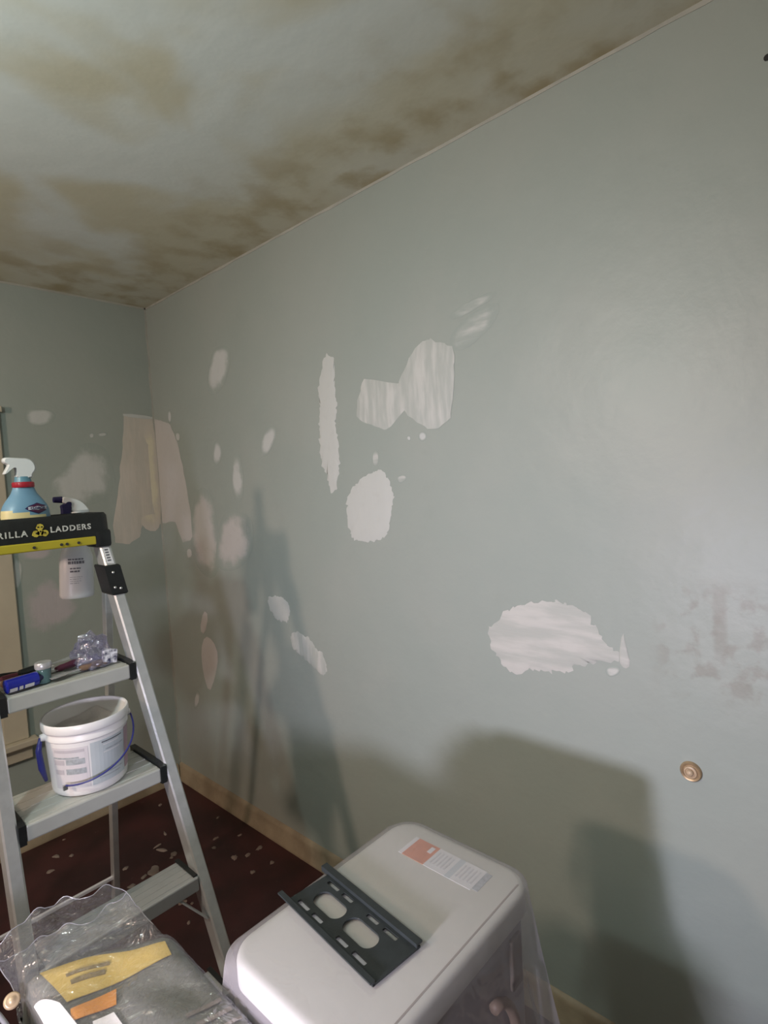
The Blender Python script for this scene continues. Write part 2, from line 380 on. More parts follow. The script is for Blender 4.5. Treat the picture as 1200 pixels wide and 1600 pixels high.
m_hole = mat('nail_hole', (0.03, 0.03, 0.03), 0.9)

# ------------------------------------------------------------------ the room
floor = struct(MB().box(XL, XW + 0.1, YF, YW + 0.1, -0.08, 0).build('floor', m_floor), 'dark maroon painted floor with paint chips')
ceiling = struct(MB().box(XL, XW + 0.1, YF, YW + 0.1, ZC, ZC + 0.08).build('ceiling', m_ceil), 'off-white ceiling with yellow-brown stains')
wall_right = struct(MB().box(XW, XW + 0.1, YF, YW + 0.1, 0, ZC).build('wall_right', m_wall_r), 'sage grey wall with filled patches')
WX0, WX1, WZ0, WZ1 = -0.30, 0.575, 0.50, 1.78                   # window opening in the back wall
wb = MB().box(XL, WX0, YW, YW + 0.1, 0, ZC).box(WX1, XW, YW, YW + 0.1, 0, ZC).box(WX0, WX1, YW, YW + 0.1, 0, WZ0).box(WX0, WX1, YW, YW + 0.1, WZ1, ZC)
wall_back = struct(wb.build('wall_back', m_wall_b), 'sage grey back wall beside the window')
wall_left = struct(MB().box(XL - 0.1, XL, YF, YW + 0.1, 0, ZC).build('wall_left', m_far))
wall_front = struct(MB().box(XL, XW, YF - 0.1, YF, 0, ZC).build('wall_front', m_far))
def base_profile(mb, fr, L0, L1):
    pr = [(0, 0), (0.022, 0), (0.022, 0.012), (0.016, 0.02), (0.014, 0.068), (0.007, 0.082), (0, 0.086)]
    return mb.prism(pr, L0, L1, fr)
struct(base_profile(MB(), lambda a, b, c: Vector((XW - a, c, b)), YF, YW).build('baseboard_right', m_base, smooth=40), 'tan baseboard along the right wall')
struct(base_profile(MB(), lambda a, b, c: Vector((c, YW - a, b)), XL, XW - 0.02).build('baseboard_back', m_base, smooth=40), 'tan baseboard along the back wall')
# ragged pale cut line where the wall paint meets the ceiling
def cutline(name, fr, L0, L1, w):
    mb = MB(); n = 120
    for i in range(n + 1):
        c = L0 + (L1 - L0) * i / n; ww = w * (0.8 + 0.5 * noise.noise(Vector((c * 9, w * 100, 0))))
        mb.add([fr(0, 0, c), fr(0.0015, 0.0, c), fr(0.0015, ww, c), fr(0, ww, c)], [])
    for i in range(n):
        for k in range(4):
            mb.f.append([4 * i + k, 4 * i + (k + 1) % 4, 4 * i + 4 + (k + 1) % 4, 4 * i + 4 + k])
    return struct(mb.build(name, m_caulk))
cutline('trim_1', lambda a, b, c: Vector((XW - a, c, ZC - b)), YF, YW, 0.011)
cutline('trim_2', lambda a, b, c: Vector((c, YW - a, ZC - b)), XL, XW, 0.010)
cutline('trim_3', lambda a, b, c: Vector((XW - b, YW - a, c)), 0.09, ZC, 0.010)

# window with painted casing, sill and apron
win = struct(MB().box(WX0, WX1, YW + 0.055, YW + 0.062, WZ0, WZ1).build('window_1', m_glass), 'dark window in the back wall')
def wpart(name, *a, bev=0.004): return MB().box(*a, bev).build(name, m_trim, win)
wpart('casing', WX1, 0.667, YW - 0.022, YW, 0.478, 1.86); wpart('casing', WX0 - 0.09, WX0, YW - 0.022, YW, 0.478, 1.86)
wpart('head_casing', WX0 - 0.09, 0.667, YW - 0.022, YW, WZ1, 1.86); wpart('head_cap', WX0 - 0.10, 0.677, YW - 0.032, YW, 1.86, 1.885)
wpart('window_sill', WX0 - 0.12, 0.695, YW - 0.055, YW + 0.05, 0.452, 0.478); wpart('apron', WX0 - 0.09, 0.675, YW - 0.024, YW, 0.39, 0.452)
wpart('sash_rail', WX0, WX1, YW + 0.03, YW + 0.07, WZ0, WZ0 + 0.05); wpart('sash_rail', WX0, WX1, YW + 0.03, YW + 0.07, WZ1 - 0.05, WZ1)
wpart('sash_rail', WX0, WX1, YW + 0.03, YW + 0.07, 1.12, 1.16)
wpart('sash_stile', WX0, WX0 + 0.045, YW + 0.03, YW + 0.07, WZ0, WZ1); wpart('sash_stile', WX1 - 0.045, WX1, YW + 0.03, YW + 0.07, WZ0, WZ1)

# ------------------------------------------------------------------ filler patches on the walls (thin skins of compound, proud of the paint)
def smooth_poly(p, it=1):
    for _ in range(it):
        q = []
        for i in range(len(p)):
            a, b = p[i], p[(i + 1) % len(p)]
            q += [(a[0] * .75 + b[0] * .25, a[1] * .75 + b[1] * .25), (a[0] * .25 + b[0] * .75, a[1] * .25 + b[1] * .75)]
        p = q
    return p
PN = [0]
def patch(side, poly, m, name='filler_patch', soft=False, thick=0.0016, jit=0.0, label=None, lift=0.0, sharp=False):
    if soft: thick = 0.0005
    PN[0] += 1; sd = PN[0] * 3.7
    parent, to = (wall_right, on_right) if side == 'R' else (wall_back, on_back)
    pts = [to(*p) for p in poly]
    if soft:
        mx = sum(p[0] for p in pts) / len(pts); my = sum(p[1] for p in pts) / len(pts); pts = [(mx + (p[0] - mx) * 1.18, my + (p[1] - my) * 1.18) for p in pts]
    pts = [(min(p[0], (YW if side == 'R' else XW) - .0005), p[1]) for p in pts]
    pts = pts if sharp else smooth_poly(pts, 2 if soft else 1)
    if not soft:
        q = []
        for i in range(len(pts)):
            a, b = pts[i], pts[(i + 1) % len(pts)]; q += [(a[0] + (b[0] - a[0]) * k / 4, a[1] + (b[1] - a[1]) * k / 4) for k in range(4)]
        pts = q
    base = pts
    if jit:
        pts = [(p[0] + jit * noise.noise(Vector((p[0] * 90, p[1] * 90, sd))), p[1] + jit * noise.noise(Vector((p[0] * 90 + 9, p[1] * 90, sd)))) for p in pts]
    cx = sum(p[0] for p in pts) / len(pts); cy = sum(p[1] for p in pts) / len(pts)
    rings = [(1.0, 0.0, 0.0 if soft else 0.6), (0.88, 0.6, 0.10 if soft else 1), (0.70, 0.9, 0.38 if soft else 1), (0.5, 1, 0.7 if soft else 1), (0.25, 1, 0.95 if soft else 1)]
    fr = (lambda a, b, h: Vector((XW - 0.0004 - lift - h, a, b))) if side == 'R' else (lambda a, b, h: Vector((a, YW - 0.0004 - lift - h, b)))
    mb = MB(); cov = []; n = len(pts)
    for s, h, c in rings:
        mb.add([fr(cx + (p[0] - cx) * s, cy + (p[1] - cy) * s, h * thick) for p in (pts if s > .97 else base)], []); cov += [c] * n
    mb.add([fr(cx, cy, thick)], []); cov.append(1.0)
    for r in range(len(rings) - 1):
        for i in range(n): mb.f.append([r * n + i, r * n + (i + 1) % n, (r + 1) * n + (i + 1) % n, (r + 1) * n + i])
    e = (len(rings) - 1) * n
    for i in range(n): mb.f.append([e + i, e + (i + 1) % n, len(mb.v) - 1])
    mb.c['cover'] = cov
    return mb.build(name, m, parent, smooth=True, label=label)
J = 0.012
patch('R', [(337, 547), (357, 545), (357, 575), (345, 608), (328, 614), (325, 590), (331, 560)], m_p_soft, soft=True)
patch('R', [(508, 553), (521, 556), (523, 575), (524, 620), (528, 632), (523, 660), (530, 700), (529, 745), (524, 770), (516, 765), (509, 735), (500, 720), (500, 690), (499, 660), (501, 640), (496, 612), (501, 585)], m_p_hard, jit=J, label='tall narrow strip of white compound')
patch('R', [(568, 592), (617, 597), (634, 602), (634, 640), (605, 673), (580, 664), (556, 652), (561, 618)], m_p_streak, jit=0.008, sharp=True)
patch('R', [(640, 560), (660, 533), (672, 530), (690, 536), (706, 540), (711, 570), (707, 625), (703, 655), (680, 671), (663, 667), (638, 650), (624, 632), (623, 595)], m_p_streak, jit=0.008, lift=0.0006, sharp=True, label='large trowelled patch of pale compound')
patch('R', [(704, 488), (766, 455), (772, 465), (712, 500)], m_p_brush, soft=True)
patch('R', [(708, 520), (740, 490), (775, 475), (772, 500), (745, 530), (722, 545), (708, 540)], m_p_brush, soft=True)
patch('R', [(588, 733), (597, 735), (606, 742), (615, 768), (613, 800), (605, 834), (592, 846), (560, 846), (550, 842), (545, 825), (541, 795), (547, 765), (568, 745)], m_p_hard, jit=J, thick=0.0025, label='oval white patch of thick compound')
patch('R', [(655, 676), (664, 675), (667, 684), (660, 690), (654, 685)], m_p_soft, soft=True); patch('R', [(636, 682), (641, 681), (642, 688), (637, 688)], m_p_soft, soft=True)
patch('R', [(582, 708), (590, 705), (592, 722), (584, 730)], m_p_brush, soft=True)
patch('R', [(620, 745), (632, 742), (636, 748), (624, 756)], m_p_brush, soft=True)
patch('R', [(413, 672), (429, 667), (431, 680), (424, 700), (414, 713), (407, 702)], m_p_soft, soft=True)
patch('R', [(366, 710), (375, 716), (380, 750), (378, 776), (370, 782), (363, 765), (363, 735)], m_p_soft, soft=True)
patch('R', [(335, 690), (345, 694), (347, 712), (340, 727), (332, 718)], m_p_soft, soft=True)
patch('R', [(312, 770), (326, 775), (335, 800), (342, 850), (337, 894), (315, 888), (300, 855), (302, 800)], m_p_pink, soft=True)
patch('R', [(352, 802), (387, 810), (393, 835), (387, 872), (362, 888), (342, 882), (342, 845)], m_p_pink, soft=True, lift=0.0005)
patch('R', [(417, 934), (432, 929), (449, 938), (453, 955), (451, 971), (437, 972), (424, 958)], m_p_hard, jit=0.010)
patch('R', [(454, 989), (471, 987), (486, 1001), (497, 1015), (507, 1025), (512, 1057), (499, 1054), (487, 1037), (470, 1025), (457, 1012)], m_p_streak, jit=0.010)
patch('R', [(760, 986), (792, 953), (830, 942), (872, 935), (880, 947), (908, 947), (928, 975), (947, 1005), (968, 1022), (968, 1032), (930, 1036), (905, 1040), (872, 1054), (830, 1044), (803, 1055), (783, 1035), (769, 1010)], m_p_streakh, jit=0.012, label='wide fish-shaped patch of trowelled compound')
patch('R', [(973, 983), (979, 1010), (986, 1040), (976, 1046), (966, 1032)], m_p_streakh)
patch('R', [(945, 1044), (966, 1040), (968, 1052), (952, 1058)], m_p_brush, soft=True)
patch('R', [(320, 993), (333, 1000), (342, 1025), (336, 1060), (327, 1084), (317, 1050), (314, 1015)], m_p_pink, soft=False)
patch('R', [(318, 953), (326, 961), (320, 992), (312, 985)], m_p_pink); patch('R', [(307, 1078), (313, 1086), (309, 1105), (302, 1106)], m_p_soft, soft=True)
patch('R', [(236, 655), (255, 658), (266, 664), (277, 690), (288, 740), (298, 800), (302, 842), (286, 848), (274, 815), (250, 818), (244, 760)], m_p_pink, name='corner_patch', sharp=True, jit=0.006)
patch('R', [(274, 676), (281, 676), (281, 690), (275, 688)], m_p_soft, soft=True); patch('R', [(292, 858), (299, 858), (300, 870), (293, 872)], m_p_hard)
patch('R', [(262, 644), (267, 640), (268, 660), (263, 660)], m_p_soft, soft=True)
patch('B', [(193, 648), (241, 655), (246, 700), (252, 760), (257, 818), (222, 821), (219, 838), (202, 850), (180, 848), (177, 820), (185, 760), (191, 700)], m_p_tan, name='corner_patch', sharp=True, jit=0.006, label='tan patch in the corner')  # tan area meeting the corner, paler than the wall around it
patch('B', [(230, 668), (245, 672), (252, 740), (257, 816), (224, 816), (212, 770), (218, 705)], m_p_cream, name='corner_patch', soft=True, lift=0.001)
patch('B', [(192, 645), (240, 651), (240, 656), (192, 651)], m_p_soft)
patch('B', [(40, 645), (60, 639), (84, 644), (82, 659), (60, 666), (43, 659)], m_p_soft, soft=True)
patch('B', [(104, 735), (116, 708), (140, 698), (162, 708), (171, 735), (175, 755), (157, 778), (125, 788), (98, 795), (78, 775), (82, 750)], m_p_soft, soft=True)
patch('B', [(40, 925), (75, 896), (105, 930), (128, 945), (102, 974), (62, 992), (36, 978)], m_p_lilac, soft=True)
patch('B', [(21, 868), (33, 878), (35, 900), (29, 920), (21, 917)], m_p_soft, soft=True)
patch('B', [(140, 678), (146, 677), (146, 684), (140, 684)], m_p_soft, soft=True); patch('B', [(153, 677), (167, 676), (167, 681), (154, 682)], m_p_soft, soft=True)
patch('B', [(30, 850), (80, 846), (84, 868), (50, 878), (30, 870)], m_p_lilac, soft=True)
x, z = on_back(178, 507); MB().lathe([(0, -0.002), (0.005, -0.002), (0.005, 0)], 10, mat=Matrix.Translation((x, YW - 0.0, z)) @ Matrix.Rotation(PI / 2, 4, 'X')).build('nail_hole', m_hole, wall_back)
y, z = on_right(1199, 90); MB().lathe([(0, 0.002), (0.006, 0.002), (0.006, 0)], 10, mat=Matrix.Translation((XW, y, z)) @ Matrix.Rotation(-PI / 2, 4, 'Y')).build('nail_hole', m_hole, wall_right)

# brass-coloured stud on the right wall
ky, kz = on_right(1080, 1205)
mr = Matrix.Translation((XW, ky, kz)) @ Matrix.Rotation(-PI / 2, 4, 'Y')
st = thing('wall_stud', 'small round tan wall stud with a brass rim on the right wall', 'stud', (XW, ky, kz))
MB().lathe([(0.0, 0.0), (0.0225, 0.0), (0.0225, 0.003), (0.020, 0.006), (0.0165, 0.005), (0.0150, 0.003), (0, 0.003)], 32, mat=mr).build('rim', m_brass, st, smooth=50)
MB().lathe([(0.014, 0.003), (0.013, 0.008), (0.0105, 0.009), (0.009, 0.006), (0, 0.006)], 28, mat=mr).build('washer', m_cream_stud, st, smooth=50)
MB().lathe([(0.0075, 0.006), (0.007, 0.012), (0.004, 0.0145), (0.0001, 0.015)], 20, mat=mr).build('stud_head', m_cream_stud, st, smooth=50)

# paint chips and scraps on the floor
def blob_on_floor(cx, cy, r, el, ang, seed, h=0.004, name='paint_chip'):
    mb = MB(); n = 14; pts = []
    for k in range(n):
        t = 2 * PI * k / n; rr = r * (0.65 + 0.9 * abs(noise.noise(Vector((math.cos(t) * 1.6, math.sin(t) * 1.6, seed)))))
        u, v = rr * math.cos(t) * el, rr * math.sin(t)
        pts.append((cx + u * math.cos(ang) - v * math.sin(ang), cy + u * math.sin(ang) + v * math.cos(ang)))
    mb.add([(p[0], p[1], 0.0005) for p in pts], []); mb.add([(cx + (p[0] - cx) * .8, cy + (p[1] - cy) * .8, h * (0.6 + 0.4 * noise.noise(Vector((p[0] * 50, p[1] * 50, seed))))) for p in pts], []); mb.add([(cx, cy, h)], [])
    for k in range(n):
        j = (k + 1) % n; mb.f.append([k, j, n + j, n + k]); mb.f.append([n + k, n + j, 2 * n])
    return mb.build(name, m_chip, floor, smooth=True)
chips = [(240, 1362, .022, 1.6), (225, 1370, .010, 1.8), (252, 1328, .012, 2.6), (246, 1322, .008, 2.8), (272, 1334, .013, 1.5), (268, 1340, .008, 1.2), (196, 1357, .012, 1.2), (334, 1325, .010, 1.2), (337, 1310, .010, 1.4), (366, 1340, .014, 1.3), (387, 1336, .012, 1.1), (395, 1363, .010, 1.2),
         (258, 1303, .007, 2.8), (284, 1410, .014, 1.2), (300, 1412, .006, 1.1), (295, 1442, .007, 1.4), (323, 1437, .006, 1.2), (375, 1305, .008, 1.3), (88, 1338, .012, 1.6), (112, 1337, .010, 1.2), (78, 1362, .014, 1.3), (205, 1385, .012, 1.4), (100, 1312, .006, 1.3), (250, 1258, .008, 1.8), (340, 1278, .007, 1.5), (405, 1325, .012, 1.6), (425, 1348, .010, 1.4)]
for i, (px, py, r, el) in enumerate(chips):
    p = on_z(px, py, 0); blob_on_floor(p.x, p.y, r, el, random.uniform(0, PI), i * 1.7)

# ------------------------------------------------------------------ step ladder
def yf(z): return 1.6 - 0.27 * (1.376 - z)
def xr(z): return 0.619 + 0.10 * (1.376 - z)
def xl(z): return 0.287 - 0.010 * (1.376 - z)
LAD = thing('step_ladder', 'aluminium step ladder with a black and yellow top cap', 'ladder', (0.49, 1.62, 0))
X0, X1, Y0, Y1, ZT = 0.278, 0.622, 1.585, 1.735, 1.446
RW, RD = 0.030, 0.048
# cap: a black tray with rounded ends and drooping corners
def rrect(x0, x1, y0, y1, r, n=5):
    pts = []
    for cx, cy, a in ((x1 - r, y1 - r, 0), (x0 + r, y1 - r, PI / 2), (x0 + r, y0 + r, PI), (x1 - r, y0 + r, 1.5 * PI)):
        for k in range(n + 1): t = a + PI / 2 * k / n; pts.append((cx + r * math.cos(t), cy + r * math.sin(t)))
    return pts
def shell(mb, rings):                      # list of closed loops of equal length
    n = len(rings[0]); ids = [mb.add(r, []) for r in rings]
    for i in range(len(rings) - 1):
        for k in range(n): mb.f.append([ids[i] + k, ids[i] + (k + 1) % n, ids[i + 1] + (k + 1) % n, ids[i + 1] + k])
    return ids
mb = MB()
def capring(ins, z, r): return [Vector((p[0], p[1], z)) for p in rrect(X0 + ins, X1 - ins, Y0 + ins, Y1 - ins, r)]
ids = shell(mb, [capring(0.012, 1.382, .02), capring(0, 1.382, .024), capring(0.002, ZT - .008, .024), capring(0.007, ZT, .022), capring(0.014, ZT, .018), capring(0.017, ZT - .006, .016), capring(0.018, 1.385, .016)])
mb.f.append([ids[-1] + k for k in range(24)]); mb.f.append([ids[0] + k for k in range(24)][::-1])
cap = mb.build('top_cap', m_black, LAD, smooth=35)
for s in (0, 1):                           # sockets that drop over the rails
    e = MB(); xa = X1 - 0.045 if s else X0
    e.box(xa, xa + 0.045, Y0 - 0.001, Y0 + 0.075, 1.352, 1.40, 0.008, 2); e.build('rail_socket', m_black, cap, smooth=35)
st = MB().box(X0 + 0.018, X1 - 0.042, Y0 - 0.003, Y0 + 0.010, 1.362, 1.384, 0.003).build('yellow_strip', m_yellow, LAD, label='yellow strip under the cap')
for x in (0.432, 0.494, 0.507, 0.535): MB().lathe([(0.0001, 0.0035), (0.0035, 0.0035), (0.0035, 0)], 10, mat=Matrix.Translation((x, Y0 - 0.003, 1.3715)) @ Matrix.Rotation(PI / 2, 4, 'X')).build('strip_hole', m_hole, st)
MB().box(X0 + 0.02, X1 - 0.02, Y1 - 0.012, Y1 + 0.002, 1.352, 1.381, 0.003).build('rear_strip', m_yellow, LAD)
ff = lambda cx, cz: (lambda a, b, c: Vector((cx + a, Y0 - 0.0008 - c, cz + b)))
text_mb('GORILLA', 0.021, ff(0.370, 1.407), 0.0006, 0.0005, 1.28).build('lettering', m_letter, cap, label='white GORILLA lettering')
text_mb('LADDERS', 0.020, ff(0.521, 1.411), 0.0006, 0.0005, 1.22).build('lettering', m_letter, cap, label='white LADDERS lettering')
em = MB()
for (a, b, r) in ((0, .010, .0085), (-.010, -.006, .0085), (.010, -.006, .0085), (0, -.004, .008)):
    poly = [(a + r * math.cos(2 * PI * k / 9) * (1 + .2 * math.sin(3 * k)), b + r * math.sin(2 * PI * k / 9)) for k in range(9)]
    em.prism(poly, 0.0, 0.0012 + 0.0004 * (b > 0), ff(0.4495, 1.411))
em.build('emblem', m_emblem, cap, label='small yellow emblem')
em = MB()
for (a, b) in ((-.004, .010), (.004, .010), (-.009, -.005), (.010, -.005), (0, -.001)): em.prism([(a - .002, b - .0015), (a + .002, b - .0015), (a + .0015, b + .002), (a - .0015, b + .002)], 0.0012, 0.0021, ff(0.4495, 1.411))
em.build('emblem_mark', m_black, cap)
# front rails: channel section, web outside
def rail(zt, zb, xe, sgn):                 # xe(z) outer edge; sgn +1 right rail, -1 left rail
    mb = MB(); t = 0.0035
    def sec(z):
        y = yf(z); x = xe(z)
        prof = [(0, 0), (-RW, 0), (-RW, 0.012), (-RW + t, 0.012), (-RW + t, t), (-t, t), (-t, RD - t), (-RW + t, RD - t), (-RW + t, RD - .012), (-RW, RD - .012), (-RW, RD), (0, RD)]
        return [Vector((x + sgn * a, y + b, z)) for a, b in prof]
    ids = shell(mb, [sec(zt), sec(zb)])
    return mb
# the near flange reads as a box from the front; the inner side shows the closed web
def rail_box(zt, zb, xe, sgn):
    mb = MB(); n = 1
    def sec(z):
        y = yf(z); x = xe(z); c = 0.004
        prof = [(-c, 0), (-RW + c, 0), (-RW, c), (-RW, RD), (0, RD), (0, c)]
        return [Vector((x + sgn * a, y + b, z)) for a, b in prof]
    ids = shell(mb, [sec(zt), sec(zb)])
    mb.f.append([ids[0] + k for k in range(6)]); mb.f.append([ids[1] + k for k in range(6)][::-1])
    return mb
FR = {}
for sgn, xe in ((1, xr), (-1, xl)):
    fr_ = rail_box(1.372, 0.025, xe, sgn).build('front_rail', m_alu, LAD); FR[sgn] = fr_
    f = MB(); z = 0.03; xm = xe(0.0) - sgn * RW / 2
    f.box(xm - .021, xm + .021, yf(0) - .006, yf(0) + RD + .006, 0, 0.055, 0.006); f.build('rubber_foot', m_black, fr_, smooth=35)
    # black joint collar below the cap
    z0, z1 = 1.222, 1.302
    c = MB()
    def csec(z, g):
        x = xe(z); y = yf(z)
        return [Vector((x + sgn * a, y + b, z)) for a, b in ((g, -g), (-RW - g, -g), (-RW - g, RD + .018), (g, RD + .018))]
    ids = shell(c, [csec(z1, .003), csec(z1 - .004, .006), csec(z0 + .004, .006), csec(z0, .003)])
    c.f.append([ids[0] + k for k in range(4)]); c.f.append([ids[-1] + k for k in range(4)][::-1])
    jc = c.build('joint_collar', m_black, LAD)
    for (da, z) in ((0.012, 1.282), (0.020, 1.238), (0.006, 1.242)):
        MB().lathe([(0.0001, .003), (.003, .0025), (.004, 0)], 12, mat=Matrix.Translation((xe(z) - sgn * (RW - da), yf(z) - .0065, z)) @ Matrix.Rotation(PI / 2, 4, 'X')).build('rivet', m_rivet, jc, smooth=True)
    if sgn == 1:
        sk = MB(); sk.add([(xe(z) - RW + a, yf(z) - .0006, z) for a, z in ((.005, 1.352), (.022, 1.350), (.024, 1.305), (.006, 1.307))], [[0, 1, 2, 3]])
        sk = sk.build('warning_sticker', m_sticker, fr_, label='white sticker on the rail')
        for k in range(5):
            z = 1.344 - k * .0072; MB().box(xe(z) - RW + .009, xe(z) - RW + .018, yf(z) - .0014, yf(z) - .0006, z - .0026, z + .0016).build('print', m_ink, sk)
# treads
for i, zt in enumerate((1.04, 0.768, 0.482, 0.195)):
    y = yf(zt); dep = (0.155, 0.17, 0.10, 0.10)[i]; a = xl(zt) + RW + 0.014; b = xr(zt) - RW - 0.014
    if i >= 2: a -= 0.014; b += 0.014
    mb = MB().box(a, b, y - 0.004, y + dep, zt - 0.038, zt, 0.004)
    for k in range(5 if i < 2 else 4):
        yy = y + 0.014 + k * (dep - 0.03) / (4 if i < 2 else 3); mb.box(a + .003, b - .003, yy - .004, yy + .004, zt - .001, zt + .0010)
    tr = mb.build('step', m_step if i < 2 else m_alu2, LAD)
    if i < 2:
        for sgn, x in ((-1, a), (1, b)):
            xo = x - 0.014 if sgn < 0 else x + 0.014
            br = MB(); fr2 = lambda p, q, c: Vector((c, p, q))
            br.prism([(y - .006, zt - .042), (y - .006, zt + .003), (y + .02, zt + .008), (y + dep + .012, zt + .008), (y + dep + .012, zt - .02), (y + .06, zt - .045)], min(x, xo), max(x, xo), fr2)
            br.build('step_bracket', m_black, tr)
    else:
        for sgn, x, xe in ((-1, a, xl), (1, b, xr)):
            MB().beam((x - sgn * .055, y + .012, zt - .036), (xe(zt - .11) - sgn * .034, yf(zt - .11) + .012, zt - .11), .020, .004, side=(0, 1, 0)).build('corner_brace', m_alu2, tr)
            MB().box(min(x, x - sgn * .012), max(x, x - sgn * .012), y + .002, y + dep + .004, zt, zt + .004, .001).build('tread_clip', m_black, tr)
# rear legs
def xrr(z): return 0.662 + 0.055 * (1.24 - z) / 1.24
def yrr(z): return 1.60 + 0.075 + 0.25 * (1.376 - z) + 0.01
def xlr(z): return 0.245 - 0.03 * (1.24 - z) / 1.24
for sgn, xe in ((1, xrr), (-1, xlr)):
    rr = MB().beam((xe(1.27) - sgn * .014, yrr(1.27), 1.27), (xe(.02) - sgn * .014, yrr(.02), .02), 0.020, 0.028, side=(1, 0, 0), bev=.002).build('rear_rail', m_alu, LAD)
    MB().box(xe(0) - sgn * .014 - .016, xe(0) - sgn * .014 + .016, yrr(0) - .02, yrr(0) + .02, 0, .04, .005).build('rubber_foot', m_black, rr, smooth=35)
for z in (0.19,):
    MB().beam((xlr(z) + .014, yrr(z), z), (xrr(z) - .014, yrr(z), z), 0.012, 0.010, side=(0, 0, 1), bev=.002).build('rear_brace', m_brace, LAD)

# ------------------------------------------------------------------ pail of joint compound on the second tread
PZ = 0.7705; PC = Vector((0.497, 1.525, PZ))
pail = thing('compound_pail', 'white plastic pail of joint compound with a thin blue handle', 'pail', PC)
pb = MB().lathe([(0.0001, .002), (.080, 0), (.0845, .004), (.086, .012), (.0925, .135), (.0955, .138), (.0955, .146), (.0935, .149), (.0935, .154), (.0975, .156), (.0995, .160), (.0995, .176), (.0975, .179), (.0945, .178), (.0925, .172), (.0905, .12), (.084, .008), (.0001, .006)], 64, PC).build('pail_body', m_pail, pail, smooth=40)
mb = MB(); n = 40; rows = 10
ids = []
for r in range(rows + 1):
    ids.append(mb.add([PC + Vector((.0905 * r / rows * math.cos(2 * PI * k / n), .0905 * r / rows * math.sin(2 * PI * k / n), .120 + .035 * noise.noise(Vector((r / rows * 1.5 * math.cos(2 * PI * k / n) + 3, r / rows * 1.5 * math.sin(2 * PI * k / n), 0))) + (.03 if r == rows else .012 * (r / rows)) * (0.5 + 0.5 * math.cos(2 * PI * k / n - .7)))) for k in range(n)], []))
for r in range(rows):
    for k in range(n): mb.f.append([ids[r] + k, ids[r] + (k + 1) % n, ids[r + 1] + (k + 1) % n, ids[r + 1] + k])
mb.build('compound', m_compound, pail, smooth=True, label='rough off-white compound inside the pail')
def pr(z): return .086 + (.0925 - .086) * (z - .012) / .123
def curved(a0, a1, z0, z1, off, n=10):
    mb = MB(); mb.lathe([(pr(z0) + off, z0), (pr(z1) + off, z1)], n, PC, a0=math.radians(a0), a1=math.radians(a1)); return mb
lab = curved(196, 251, .022, .124, .0006).build('label_panel', m_lab1, pail)
for k, (z, h, a0, a1) in enumerate(((.112, .007, 200, 246), (.097, .004, 198, 238), (.082, .012, 199, 216), (.082, .014, 219, 246), (.058, .012, 199, 214), (.058, .014, 218, 247), (.034, .006, 222, 247))):
    curved(a0, a1, z, z + h, .0010).build('print', m_faintink if k % 2 else mat('pail_print', (0.52, 0.50, 0.54), .5, var=.15), lab)
lab = curved(254, 312, .022, .128, .0006).build('label_panel', m_lab2, pail)
for k, (z, a0, a1) in enumerate(((.120, 270, 305), (.113, 272, 298), (.100, 275, 308), (.094, 272, 300), (.042, 262, 306), (.034, 264, 300))):
    curved(a0, a1, z, z + .003, .0010).build('print', m_sticker if k in (1, 3) else m_ink if k == 0 else m_faintink, lab)
curved(313, 350, .026, .130, .0006).build('label_panel', m_lab3, pail, label='rose side panel of the label')
def pang(a, r, z): return PC + Vector((r * math.cos(math.radians(a)), r * math.sin(math.radians(a)), z))
for a in (178, 352):
    MB().lathe([(.0001, .012), (.008, .012), (.010, 0)], 16, mat=Matrix.Translation(pang(a, .092, .145)) @ Matrix.Rotation(math.radians(a), 4, 'Z') @ Matrix.Rotation(PI / 2, 4, 'Y')).build('handle_ear', m_pail, pail, smooth=40)
pts = []
for k in range(25):
    t = k / 24; a = 352 - t * 132; z = .145 - .105 * math.sin(min(1, t * 1.02) * PI / 2) ** 1.0 + 0.0
    pts.append(pang(a, .1035 + .010 * math.sin(t * PI), z))
hd = MB().tube(pts, .0022, 8).build('handle', m_bail, pail, smooth=True, label='thin blue wire handle')
e = pts[-1]; MB().box(e.x - .005, e.x + .005, e.y - .003, e.y + .003, e.z - .011, e.z + .002, .001).build('handle_clip', m_rivet, hd)
g0 = pang(178, .103, .145); MB().tube([g0, g0 + Vector((-.006, .002, -.03)), g0 + Vector((-.002, .004, -.075)), g0 + Vector((.006, .006, -.11))], [.004, .007, .0075, .004], 10).build('handle_grip', m_bail, pail, smooth=True)

# ------------------------------------------------------------------ cleaning spray bottle standing in the cap tray
CB = Vector((0.446, 1.675, 1.3855))
cl = thing('cleaner_bottle', 'light blue cleaner spray bottle with a white trigger head on ladder cap', 'spray bottle', CB)
def ell(mb, prof, n=36, sx=1.0, sy=.62, c=CB): return mb.lathe(prof, n, c, sx, sy)
full = ell(MB(), [(.0001, 0), (.052, 0), (.056, .004), (.057, .03), (.057, .05)] + [(.057 - .0015 * (k / 3), .05 + k * .008) for k in range(1, 4)] + [(.0545, .080), (.0525, .086), (.050, .092), (.0455, .100), (.040, .108), (.035, .115), (.030, .122), (.025, .135), (.0235, .142)], 72)
sleeve = MB(); lower = MB()
for q in full.f:
    c = sum((full.v[i] for i in q), Vector()) / 4 - CB
    t = lower if c.z < .070 - .20 * c.x else sleeve
    t.add([full.v[i] for i in q], [[0, 1, 2, 3]])
lower.build('lower_sleeve', m_clyel, cl, fix=False, label='pale yellow lower sleeve')
body = sleeve.build('bottle_body', m_clb, cl, fix=False)
for o_ in (body, cl.children[0]):
    bm = bmesh.new(); bm.from_mesh(o_.data); bmesh.ops.remove_doubles(bm, verts=bm.verts, dist=1e-5); bmesh.ops.recalc_face_normals(bm, faces=bm.faces); bm.to_mesh(o_.data); bm.free(); o_.data.shade_smooth()
